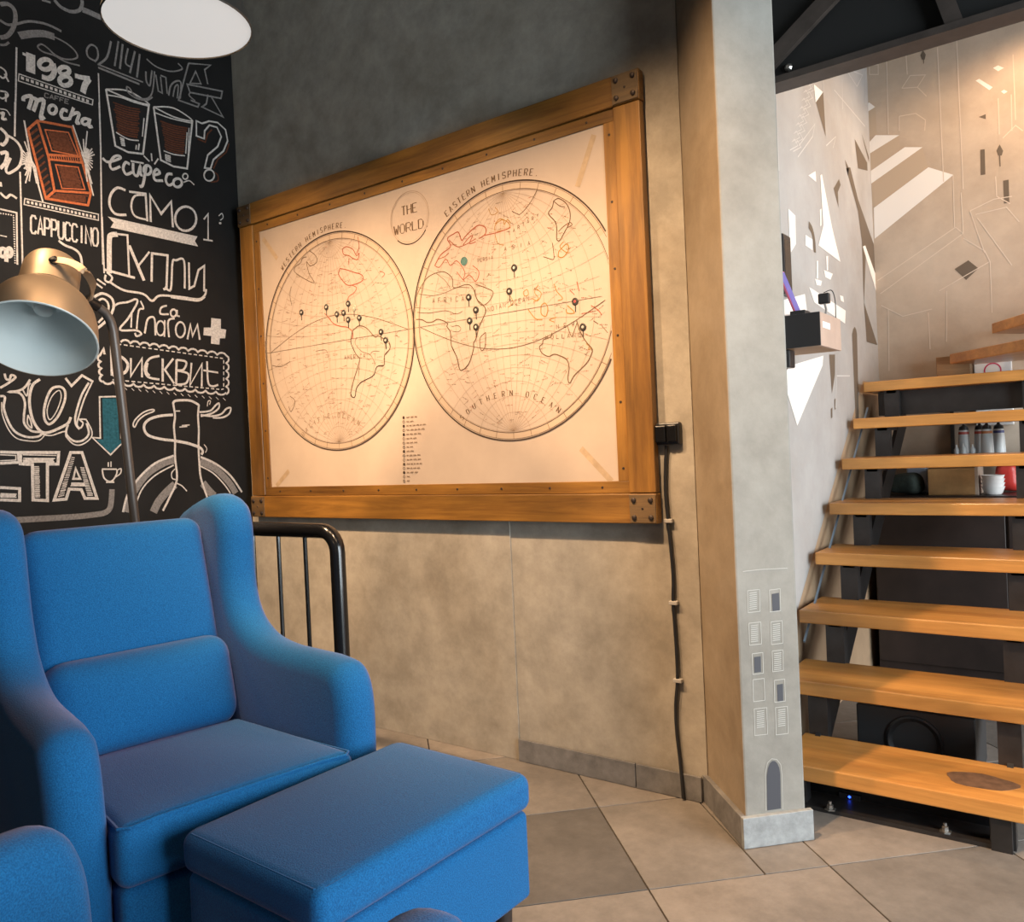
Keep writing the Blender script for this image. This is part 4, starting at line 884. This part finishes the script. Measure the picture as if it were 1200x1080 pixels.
# --- ка ... ЕТА
k = chalk('lettering_ka'); k.stroke('D', "0,250 32,258 25,330 60,430 105,490 180,522 255,518 275,492 210,482 165,440 158,390 165,290 130,230 60,222 120,215 165,190 200,140", 8); k.stroke('D', "150,205 178,248 190,180 205,165", 5); k.stroke('D', "185,375 182,430 210,462 205,420 185,375", 5); k.stroke('D', "0,195 60,160 102,125 75,110 62,140 40,135 30,100", 8); k.stroke('D', "10,290 15,370 55,470 110,530 190,548 260,545 300,505", 4)
k.stroke('D', "265,138 215,180 195,280 215,400 265,480 320,492 400,460 452,430 470,390", 10); k.stroke('D', "270,500 340,512 430,485 440,520 490,570 545,572 602,530 610,480 572,405", 5); k.stroke('D', "452,440 440,500 490,548 550,545 590,500 575,430", 8); k.stroke('D', "400,188 340,205 300,300 293,390 325,437 380,392 427,290 432,220", 9, True); k.stroke('D', "393,212 345,252 313,340 330,407 375,352 406,262", 4, True); k.line('D', "435,130 475,182 545,112 620,155", 9); k.stroke('D', "612,158 560,270 522,390 512,442 535,462 552,430 530,405 575,405", 6); k.stroke('D', "590,160 540,250 502,380 505,440 530,470", 8); put(k)
k = chalk('lettering_eta'); k.line('D', "0,622 122,625 127,690 0,697", 10); k.line('D', "0,858 130,865 130,945 0,940", 10); k.line('D', "135,625 390,625 385,702 315,702 315,945 220,940 215,705 135,700", 11, True); k.line('D', "470,625 545,625 645,930 565,930 540,872 460,868 440,935 360,942", 11, True); k.line('D', "503,730 487,800 533,800", 8, True)
lines_in(k, 'D', "225,715 262,715 268,925 232,925", 22, 3.5); lines_in(k, 'D', "475,650 500,655 425,915 385,925", 22, 3.5); lines_in(k, 'D', "150,660 380,662 372,690 150,692", 5, 5); lines_in(k, 'D', "470,825 570,828 575,850 465,850", 4, 5); lines_in(k, 'D', "530,720 560,722 622,915 580,915", 18, 3.5); k.line('D', "150,640 375,645", 4); k.line('D', "0,640 105,645 105,675 0,680", 4); lines_in(k, 'D', "0,895 110,900 112,925 0,925", 5, 4); put(k)
k = chalk('arrow_outline'); k.line('D', "662,255 795,252 805,527 850,525 735,640 613,525 667,530", 6, True); put(k)
k = chalk('arrow_fill', 'chalk_teal', .0006); k.fill('D', "680,265 780,265 793,542 832,545 735,630 640,540 687,538"); put(k)
k = chalk('coffee_cup_drawing'); k.line('D', "678,736 776,736", 6); k.stroke('D', "680,740 690,790 718,815 748,812 775,770 778,738", 6); k.stroke('D', "780,742 805,733 800,765 770,787", 5); k.line('D', "720,690 720,720", 5); k.line('D', "738,685 738,722", 5); k.line('D', "705,822 760,822", 7); put(k)
k = chalk('underline_curve', 'chalk_dim'); k.stroke('D', "745,870 740,950 728,1000 690,1028 600,1042 500,1052 300,1064 0,1080", 22); put(k)
# --- rocket drawing
k = chalk('rocket_drawing'); k.stroke('E', "585,202 592,240 600,300 592,380 600,480 600,600 613,770 560,900 510,1000", 9); k.stroke('E', "777,215 770,300 776,400 774,520 780,650 792,760 840,905", 9); k.stroke('E', "585,205 600,188 650,182 720,187 777,218", 10); k.stroke('E', "585,290 480,300 400,330 370,380 400,440 500,470 600,482 700,502 780,530 805,560 795,585", 11); k.stroke('E', "600,482 700,502 785,532", 12)
k.stroke('E', "780,270 860,260 900,220 925,205 922,242 870,280 790,300", 8); k.stroke('E', "790,290 870,300 940,285 980,245 1012,240 1000,282 950,310 880,312", 8); k.stroke('E', "435,250 370,270 310,320 290,360 302,380 330,330 380,290 440,265", 6, True); k.line('E', "605,262 637,262", 5); k.line('E', "633,381 690,376", 5); k.line('E', "650,370 708,365", 5); k.stroke('E', "610,795 650,815 688,855", 5); k.stroke('E', "600,690 575,720 580,760 612,770", 5); k.stroke('E', "838,228 845,190 862,188 855,215", 4); k.stroke('E', "815,510 835,540 825,570", 4)
k.stroke('E', "215,1010 250,880 330,760 450,650 590,592", 9); k.stroke('E', "295,1010 350,850 450,740 590,662", 6); k.stroke('E', "790,602 900,652 1010,740 1095,862", 9); k.stroke('E', "785,668 880,720 960,800 1010,870", 6); put(k)
k = chalk('rocket_shading', 'chalk_dim', .0006); k.stroke('E', "240,1010 290,870 390,730 520,645 595,625", 30); k.stroke('E', "788,635 900,690 1000,790 1050,870", 30); k.stroke('E', "600,805 540,860 480,930 440,1010", 34); k.stroke('E', "805,795 850,850 890,890", 34); put(k)

# ------------------------------------------------------------------ painted mural on the stairwell walls and the pillar
SP = Plane((XS, 0, 0), (0, 1, 0), (1, 0, 0)); BP = Plane((0, YB, 0), (1, 0, 0), (0, -1, 0))
PP = Plane((pk[0][0], pk[0][1], 0), (e1[0], e1[1], 0), (n1[0], n1[1], 0))
def mural(pl, wall, name, m, shapes, off=.0008):
    for z, t in shapes: Ink(pl, off).fill(z, t).done(name, m, wall)
def mural_lines(pl, wall, name, m, strokes, mm=4., off=.001):
    k = Ink(pl, off)
    for z, t in strokes: k.line(z, t, mm)
    k.done(name, m, wall)['kind'] = 'stuff'
def zline(z, xy, nm=None): return (z, xy)
# stair dado: brown paint band following the flight on the left wall
dz = []
for k_ in np.linspace(0, 8.6, 10): dz.append((fy(k_), RISE * k_ - .085))
Ink(SP, .0005).fill_uv([(2.44, 0)] + [(2.44, .02)] + dz[1:] + [(YB - .004, dz[-1][1]), (YB - .004, 0)]).done('dado_band', 'mural_brown', wall_stair)
mural(SP, wall_stair, 'white_shape', 'mural_white', [('K', "120,160 150,190 152,310 128,350"), ('K', "192,270 222,290 222,335 192,315"), ('K', "255,20 262,15 305,240 340,385 247,315 268,230"), ('K', "205,20 235,2 238,48"), ('K', "208,490 362,590 360,645 230,555"), ('K', "253,165 260,160 260,230 255,235"),
    ('K', "232,455 262,465 258,485 240,482"), ('K', "270,418 308,435 298,460 276,448"), ('K', "338,525 352,530 355,555 342,548"), ('K', "85,835 268,780 265,820 158,1075"), ('K', "100,545 190,520 200,600 75,610"), ('K', "435,320 445,315 497,462 497,530"), ('L', "275,370 315,405 283,450"), ('K', "240,380 246,380 246,455 240,455"), ('K', "280,360 288,360 288,420 282,420")], .0014)
mural(SP, wall_stair, 'dark_shape', 'mural_dark', [('K', "312,75 335,35 342,60 330,90 333,155"), ('K', "365,-10 382,-15 415,120 485,320 488,430 448,360 440,560 432,300 415,170"), ('K', "440,555 497,735 452,722"), ('L', "285,450 317,405 328,600"), ('K', "293,775 318,775 318,860 305,940"), ('K', "390,690 395,668 401,658 407,668 411,690 419,1048 405,1048"),
    ('K', "300,1005 307,998 307,1040 301,1045"), ('K', "315,965 321,960 321,1005 316,1008"), ('L', "455,610 510,715 512,750 470,740"), ('L', "485,585 518,690 518,712"), ('L', "412,700 430,740 425,770"), ('L', "112,395 117,395 116,418")])
Ink(SP, .0012).stroke('K', "207,228 220,250 229,290 233,345", 30).done('dark_shape', 'mural_dark', wall_stair)
mural_lines(SP, wall_stair, 'chalk_line', 'mural_soft', [('L', "70,420 72,750"), ('L', "110,410 122,750"), ('L', "365,395 500,555"), ('L', "318,345 318,405"), ('L', "400,350 402,480"), ('L', "505,290 505,460"), ('K', "325,865 380,865"), ('K', "325,870 320,1000"), ('L', "440,310 490,330 465,380 425,318"), ('L', "330,640 372,600 360,650"), ('L', "210,640 280,545 270,600 205,690")], 5)
zz = []
for i in range(9): zz += [(170 + i * 8.5, 660 - i * 36), (205 + i * 8.5, 640 - i * 36), (190 + i * 8.5, 612 - i * 36)]
mural_lines(SP, wall_stair, 'outline_lettering', 'mural_soft', [('L', zz), ('L', [(x + 14, y + 6) for x, y in zz])], 4)
# back wall
mural(BP, wall_stair_back, 'white_shape', 'mural_white', [('L', "520,625 548,594 652,594 520,676"), ('J', "612,470 705,405 754,405 613,505"), ('J', "620,572 770,460 839,481 622,657"), ('L', "498,462 520,450 546,470 518,488"), ('J', "900,222 910,217 947,240 938,248"), ('J', "948,187 962,180 978,187 962,196"), ('J', "970,252 978,247 988,252 978,258")])
mural(BP, wall_stair_back, 'shaded_shape', 'mural_shade', [('L', "520,676 652,594 655,640 525,742"), ('J', "613,505 754,405 768,460 620,572"), ('J', "604,300 625,292 628,370 606,378")], .0006)
mural(BP, wall_stair_back, 'dark_shape', 'mural_dark', [('J', "842,740 880,716 908,738 874,770"), ('J', "913,412 925,410 927,480 914,482"), ('J', "976,497 991,494 993,558 978,560"), ('J', "908,322 928,314 928,328"), ('J', "957,415 966,397 976,415 972,428 962,428"), ('J', "748,152 755,138 763,150 760,164 752,164"), ('J', "964,428 968,428 969,458 966,458"), ('J', "755,164 758,164 758,175 756,175"), ('L', "504,485 514,490 516,600 506,592")])
mural_lines(BP, wall_stair_back, 'chalk_line', 'mural_line', [('J', "655,160 660,370"), ('J', "708,140 712,205"), ('J', "795,130 812,500"), ('J', "848,110 866,520"), ('J', "1003,150 1010,330"), ('J', "838,482 842,625"), ('J', "860,530 866,640"), ('J', "630,772 845,625"), ('J', "638,808 866,642"), ('J', "845,625 866,642"), ('J', "866,655 925,690 940,720"), ('J', "885,580 905,640 925,695"), ('J', "885,580 950,548 1000,540"), ('J', "900,590 985,570 1020,610"), ('J', "905,600 1000,730"), ('J', "940,720 945,860"), ('J', "938,720 800,800"), ('J', "820,800 820,940"), ('J', "660,850 662,1020"), ('J', "770,860 775,960"), ('J', "955,485 958,540 995,560"), ('J', "962,270 965,370"), ('J', "998,260 1000,360"),
    ('J', "697,243 720,208 762,206 740,240 697,243"), ('J', "740,240 765,265"), ('J', "608,180 632,178 632,205 608,205 608,180"), ('J', "690,320 735,312 762,330 760,360"), ('J', "690,320 690,360"), ('J', "640,840 700,870 780,850"), ('J', "975,380 1010,345 1030,360")], 4)
# town house painted on the front of the pillar
mural(PP, pillar, 'painted_window', 'mural_navy', [('P', "165,92 187,88 189,143 168,146"), ('P', "112,282 132,279 133,326 113,329"), ('P', "181,365 199,362 200,415 183,418")])
ar = [(152, 744), (150, 640)] + [(171 - 20 * math.cos(a), 640 - 46 * math.sin(a)) for a in np.linspace(.15, math.pi - .15, 8)] + [(191, 640), (193, 738)]
mural(PP, pillar, 'painted_door', 'mural_navy', [('P', ar)])
wl_ = []
for (x, y, w_, h_) in ((92, 82, 36, 66), (158, 80, 32, 66), (96, 180, 36, 66), (162, 176, 34, 68), (106, 272, 32, 62), (166, 264, 32, 62), (108, 350, 34, 66), (172, 352, 32, 66), (112, 438, 38, 80), (176, 434, 36, 82)):
    wl_.append(('P', [(x, y), (x + w_, y - 4), (x + w_ + 2, y + h_ - 4), (x + 2, y + h_), (x, y)]))
mural_lines(PP, pillar, 'window_outline', 'mural_pale', wl_ + [('P', "78,24 130,18 212,14"), ('P', "148,744 146,630 152,600 165,588 180,590 192,605 196,640 198,740")], 1.7)
hk = Ink(PP, .0009)
for (x, y) in ((96, 90), (100, 188), (166, 184), (170, 272), (118, 446), (182, 442)):
    for i in range(9): hk.line('P', [(x + 2, y + 6 * i), (x + 24, y + 6 * i - 3)], 2.0)
hk.done('chalk_hatching', 'mural_pale', pillar)['kind'] = 'stuff'

# ------------------------------------------------------------------ things on the stair wall: box shelf with tablet
bxo = (-.93, 2.70, 1.395)
bs = thing('box_shelf', 'small wooden box shelf with black front on the stair wall', 'shelf', bxo)
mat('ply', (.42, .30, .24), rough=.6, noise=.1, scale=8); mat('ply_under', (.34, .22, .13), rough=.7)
x0_ = XS + .002; x1_ = -.733; yf, yb_ = 2.70, 2.95; z0_, z1_ = 1.395, 1.503
for nm, a in (('side_board', (x1_ - .012, x1_, yf + .004, yb_, z0_, z1_)), ('back_board', (x0_, x1_ - .012, yb_ - .01, yb_, z0_ + .008, z1_)), ('bottom_board', (x0_, x1_ - .012, yf + .004, yb_ - .01, z0_, z0_ + .008)), ('top_board', (x0_, x1_ - .012, yf + .004, yb_ - .01, z1_ - .008, z1_))):
    shift(MB().box(*a), bxo).obj(nm, 'ply_under' if nm == 'bottom_board' else 'ply', bs, bevel=.001)
shift(MB().box(x0_, x1_, yf - .002, yf + .004, z0_, z1_), bxo).obj('front_panel', 'black_plastic', bs, bevel=.001)
shift(MB().box(x1_, x1_ + .0008, yf + .03, yf + .115, 1.455, 1.475), bxo).obj('name_label', 'white_plain', bs)
tb = atY(931, 337, 2.76); tbt = thing('tablet', 'purple-screened tablet leaning on top of the box shelf', 'tablet', (-.79, 2.80, z1_))
mat('screen_purple', (.12, .10, .30), rough=.15, emit=(.22, .2, .6, .25)); mat('pink_edge', (.55, .12, .2), rough=.4)
pa = atY(936, 362, 2.80); pb = atY(914, 310, 2.80); dd = pb - pa; dd /= np.linalg.norm(dd); L_ = np.linalg.norm(pb - pa); yv = np.array([.35, 1., 0]); yv /= np.linalg.norm(yv); nn = np.cross(dd, yv)
if nn[0] < 0: nn = -nn
pa = np.array([pa[0], 2.80, z1_ + .008]); cc = pa + dd * L_ / 2
shift(MB().obox(cc, (dd, yv, nn), (L_ / 2, .016, .0035)), (-.79, 2.80, z1_)).obj('casing', 'pink_edge', tbt, bevel=.001)
shift(MB().obox(cc + nn * .004, (dd, yv, nn), (L_ / 2 - .004, .0135, .0008)), (-.79, 2.80, z1_)).obj('screen', 'screen_purple', tbt)
shift(MB().box(-.85, -.80, 2.775, 2.835, z1_, z1_ + .024), (-.79, 2.80, z1_)).obj('stand_foot', 'black_plastic', tbt, bevel=.002)
sl_ = atX(914, 300, XS + .02); ph = thing('wall_reader', 'slim black wall device above the box shelf', 'device', (XS, 2.965, 1.615))
MB().box(.0, .022, -.04, .045, .0, .215).obj('casing', 'black_plastic', ph, bevel=.004)
MB().box(.022, .0226, -.03, .035, .02, .195).obj('screen_glass', 'black_metal', ph)
gd = thing('camera_gadget', 'small black clip camera with cable beside the tablet', 'camera', (-.765, 2.88, z1_))
MB().box(-.018, .018, -.012, .012, .05, .085).obj('camera_body', 'black_plastic', gd, bevel=.004)
MB().tube([(0, 0, 0), (.004, .005, .03), (0, 0, .055)], .004, 8).obj('gooseneck', 'steel_bolt', gd, True)
MB().lathe([(.022, 0), (.02, .006)], (0, 0, 0), (0, 0, 1), 16).obj('foot', 'black_plastic', gd, True)
MB().tube(catmull([(.0, .0, .088), (.02, .02, .095), (.03, .02, .06), (.03, .02, .0)], 5), .0016, 6).obj('cable', 'black_plastic', gd, True)
ad_ = thing('power_adapter', 'black power adapter plugged in under the box shelf', 'adapter', (XS, 2.735, 1.30)); 
MB().box(.0, .095, -.03, .03, .035, .094).obj('body', 'black_plastic', ad_, bevel=.005)
MB().lathe([(.022, 0), (.018, .012), (.008, .014)], (.055, 0, .036), (0, 0, -1), 14).obj('plug_ring', 'black_metal', ad_)
pp_ = thing('wall_poster', 'narrow brown and white notice pinned beside the pillar', 'poster', (XS, 2.84, 1.60))
MB().box(0, .002, -.05, .035, .12, .33).obj('brown_sheet', 'cardboard', pp_); MB().box(.0, .003, -.05, .03, -.08, .12).obj('white_sheet', 'white_plain', pp_)

# ------------------------------------------------------------------ under the stairs
cb = thing('low_cabinet', 'dark brown low cabinet standing under the stairs', 'cabinet', (-.25, 4.02, 0))
MB().box(-.64, .95, .02, .40, .0, .79).obj('carcass', 'dark_panel', cb); MB().box(-.66, .97, 0, .41, .79, .818).obj('top', 'dark_panel', cb, bevel=.003)
for i in range(3): MB().box(-.635 + i * .53, -.115 + i * .53, .003, .02, .06, .77).obj('door', 'dark_panel', cb, bevel=.003)
# wall shelf carrying bottles
wsz = .985; ws = thing('wall_shelf', 'dark shelf board on the wall behind the stairs', 'shelf', (-.35, YB, wsz))
MB().box(-.38, .9, -.24, 0, -.03, 0).obj('board', 'dark_panel', ws); MB().box(-.265, -.25, -.02, 0, -.16, .42).obj('upright', 'black_steel', ws); MB().box(.4, .415, -.02, 0, -.16, .3).obj('upright', 'black_steel', ws)
mat('bottle_white', (.62, .66, .68), rough=.35); mat('band_red', (.5, .08, .06), rough=.4); mat('band_blue', (.08, .1, .3), rough=.4); mat('band_orange', (.6, .2, .06), rough=.4)
for i, (px_, bc, lb) in enumerate(((1130, 'band_red', 'white pump bottle with a red band, leftmost on the wall shelf'), (1149, 'band_red', 'white pump bottle with a red band, second on the wall shelf'), (1157, 'band_orange', 'white pump bottle with an orange band on the wall shelf'), (1171, 'band_blue', 'white pump bottle with a blue band on the wall shelf'))):
    yb2 = 4.31 - .08 * (i == 2); p = atY(px_, 525, yb2); b = thing('pump_bottle', lb, 'bottle', (p[0], yb2, wsz), group='pump bottles on the wall shelf')
    MB().lathe([(.026, 0), (.027, .01), (.024, .08), (.021, .115), (.020, .12)], (0, 0, 0), (0, 0, 1), 20).obj('body', 'bottle_white', b, True)
    MB().lathe([(.0222, .100), (.0225, .104), (.0222, .112)], (0, 0, 0), (0, 0, 1), 20).obj('label_band', bc, b, True)
    MB().lathe([(.021, .12), (.018, .135), (.008, .14), (.006, .145), (.0035, .15), (.0035, .20)], (0, 0, 0), (0, 0, 1), 16).obj('pump', 'black_plastic', b, True)
for px_, h_, lb in ((1121, .055, 'left'), (1129, .06, 'middle'), (1140, .055, 'right')):
    p = atY(px_, 528, 4.225); b = thing('small_vial', 'small clear white vial in front of the bottles, the %s one' % lb, 'vial', (p[0], 4.225, wsz), group='small vials on the wall shelf')
    MB().lathe([(.011, 0), (.011, h_ * .6), (.005, h_ * .75)], (0, 0, 0), (0, 0, 1), 12).obj('glass', 'bottle_white', b, True); MB().lathe([(.005, h_ * .75), (.003, h_)], (0, 0, 0), (0, 0, 1), 10).obj('cap', 'white_plain', b, True)
# things on the cabinet
def on_cab(x, y, Y): return atY(x, y, Y)
p0 = on_cab(1088, 577, 4.1); p1 = on_cab(1143, 577, 4.1)
bx_ = thing('cardboard_box', 'brown cardboard box on the cabinet under the stairs', 'box', (p0[0], 4.1, .818))
wbx = p1[0] - p0[0]; MB().box(0, wbx, 0, .2, 0, .118).obj('carton', 'cardboard', bx_, bevel=.002); MB().box(wbx, wbx + .012, 0, .2, 0, .122).obj('flap', 'paper_map', bx_)
p2 = on_cab(1163, 577, 4.1); 
for i, lb in enumerate(('lowest in the stack', 'second from below in the stack', 'third from below in the stack', 'topmost of the stack')):
    bo = thing('bowl', 'white bowl beside the cardboard box under the stairs, ' + lb, 'bowl', (p2[0], 4.14, .818 + i * .017), group='stacked white bowls')
    MB().lathe([(.026, 0), (.03, .0), (.036, .006), (.044, .03), (.047, .034), (.043, .033), (.028, .008)], (0, 0, 0), (0, 0, 1), 24, True, True).obj('bowl_body', 'white_plain', bo, True)
p3 = on_cab(1178, 560, 4.25); rb_ = thing('red_bag', 'crumpled red plastic bag behind the bowls', 'bag', (p3[0], 4.3, .818)); mat('red_plastic', (.62, .05, .04), rough=.35)
def crump(p): 
    q = p.copy(); q *= 1 + .12 * math.sin(31 * p[0] + 17 * p[2]) + .1 * math.sin(40 * p[1] - 23 * p[2]); return q
MB().rbox((0, 0, .07), (.05, .04, .065), .035, 8, crump).obj('bag', 'red_plastic', rb_, True)
p4 = on_cab(1057, 565, 4.12); cl_ = thing('dark_cloth', 'crumpled dark green cloth at the left end of the cabinet', 'cloth', (p4[0], 4.15, .818)); mat('green_cloth', (.03, .045, .04), rough=.9, noise=.4, scale=30)
MB().rbox((0, 0, .05), (.07, .06, .045), .035, 8, crump).obj('cloth', 'green_cloth', cl_, True)
p5 = on_cab(1072, 556, 4.2); pk_ = thing('snack_packet', 'pale blue and yellow packet lying on the dark cloth', 'packet', (p5[0], 4.24, .818)); mat('packet_blue', (.35, .42, .55), rough=.4); mat('packet_yellow', (.6, .45, .06), rough=.4)
MB().rbox((0, 0, .075), (.05, .02, .07), .015, 6, crump).obj('wrapper', 'packet_blue', pk_, True); MB().box(-.035, .035, -.024, -.02, .03, .05).obj('stripe', 'packet_yellow', pk_)
# white notice with a red ring, on the wall behind the upper treads
pt0 = atY(1141, 417, 4.40); pt1 = atY(1183, 487, 4.40)
no = thing('notice_box', 'white notice board with a red ring behind the upper treads', 'notice', (pt0[0], 4.40, pt1[2] - .04))
hN = pt0[2] - pt1[2] + .05; wN = .15
MB().box(0, wN, 0, .045, 0, hN).obj('board', 'white_plain', no, bevel=.002)
mat('ring_red', (.55, .04, .12), rough=.5)
rg = MB(); cN = (wN * .5, hN - .085)
for i in range(24):
    a, b = i * math.tau / 24, (i + 1) * math.tau / 24
    rg.add([(cN[0] + r_ * math.cos(t_), -.0008, cN[1] + r_ * math.sin(t_)) for t_ in (a, b) for r_ in (.030, .036)], [(0, 1, 3, 2)])
rg.obj('red_ring', 'ring_red', no); MB().box(.035, .115, -.0008, 0, hN - .036, hN - .033).obj('printed_line', 'clip_grey', no)
# black loudspeaker under the lowest treads
sk = thing('loudspeaker', 'black loudspeaker box under the lowest treads', 'speaker', (-.535, 2.86, 0)); mat('speaker_black', (.03, .03, .032), rough=.5)
MB().box(-.175, .175, 0, .25, 0, .205).obj('cabinet', 'speaker_black', sk, bevel=.004)
MB().lathe([(.085, 0), (.085, .006), (.078, .008), (.07, .002), (.02, -.02)], (0, 0, .105), (0, -1, 0), 32, False, True).obj('cone', 'black_plastic', sk, True)
MB().lathe([(.022, 0), (.022, .005), (.012, .001)], (.13, 0, .05), (0, -1, 0), 20, False, True).obj('tweeter', 'black_metal', sk, True)
ld = thing('blue_glint', 'tiny blue indicator light glowing under the lowest tread', 'light', (-.66, fy(1) + .124, .012)); mat('glint_blue', (.02, .03, .4), emit=(.02, .08, 1., 6.))
MB().box(-.03, .03, -.004, .004, 0, .014).obj('glint_base', 'black_plastic', ld); MB().lathe([(.0045, .003), (.003, .006)], (0, 0, .007), (0, -1, 0), 10).obj('glint_dot', 'glint_blue', ld)  # small emissive dot stands in for the blue glint

# ------------------------------------------------------------------ socket and cord on the map wall
so_p = atY(781, 508, YM - .02); so = thing('wall_socket', 'black twin wall socket right of the framed map', 'socket', (so_p[0], YM, so_p[2]))
MB().box(-.044, .044, -.022, 0, -.034, .034).obj('socket_box', 'black_plastic', so, bevel=.005)
MB().box(-.034, .002, -.034, -.022, -.026, .026).obj('plug', 'black_metal', so, bevel=.004); MB().box(.006, .036, -.030, -.022, -.026, .026).obj('socket_cover', 'black_metal', so, bevel=.003)
cpx = [(781, 522), (780, 545), (780, 575), (783, 610), (786, 640), (789, 675), (789, 706), (791, 735), (793, 765), (794, 797), (792, 825), (793, 855), (797, 890), (801, 915), (803, 938)]
cw_ = [atY(x, y, YM - .010) for x, y in cpx]; cw_[-1][2] = .006; cw_[-1][1] = YM - .022; cw_[-2][1] = YM - .02
cdo = thing('extension_lead', 'black power cord running down the map wall from the socket', 'cord', (cw_[-1][0], YM, 0))
shift(MB().tube(catmull(cw_, 4), .0058, 8), (cw_[-1][0], YM, 0)).obj('cable', 'black_plastic', cdo, True)
for q in (3, 6, 9):
    c = cw_[q]; shift(MB().box(c[0] - .012, c[0] + .016, YM - .019, YM - .002, c[2] - .006, c[2] + .006), (cw_[-1][0], YM, 0)).obj('cable_clip', 'clip_grey', cdo, bevel=.002)
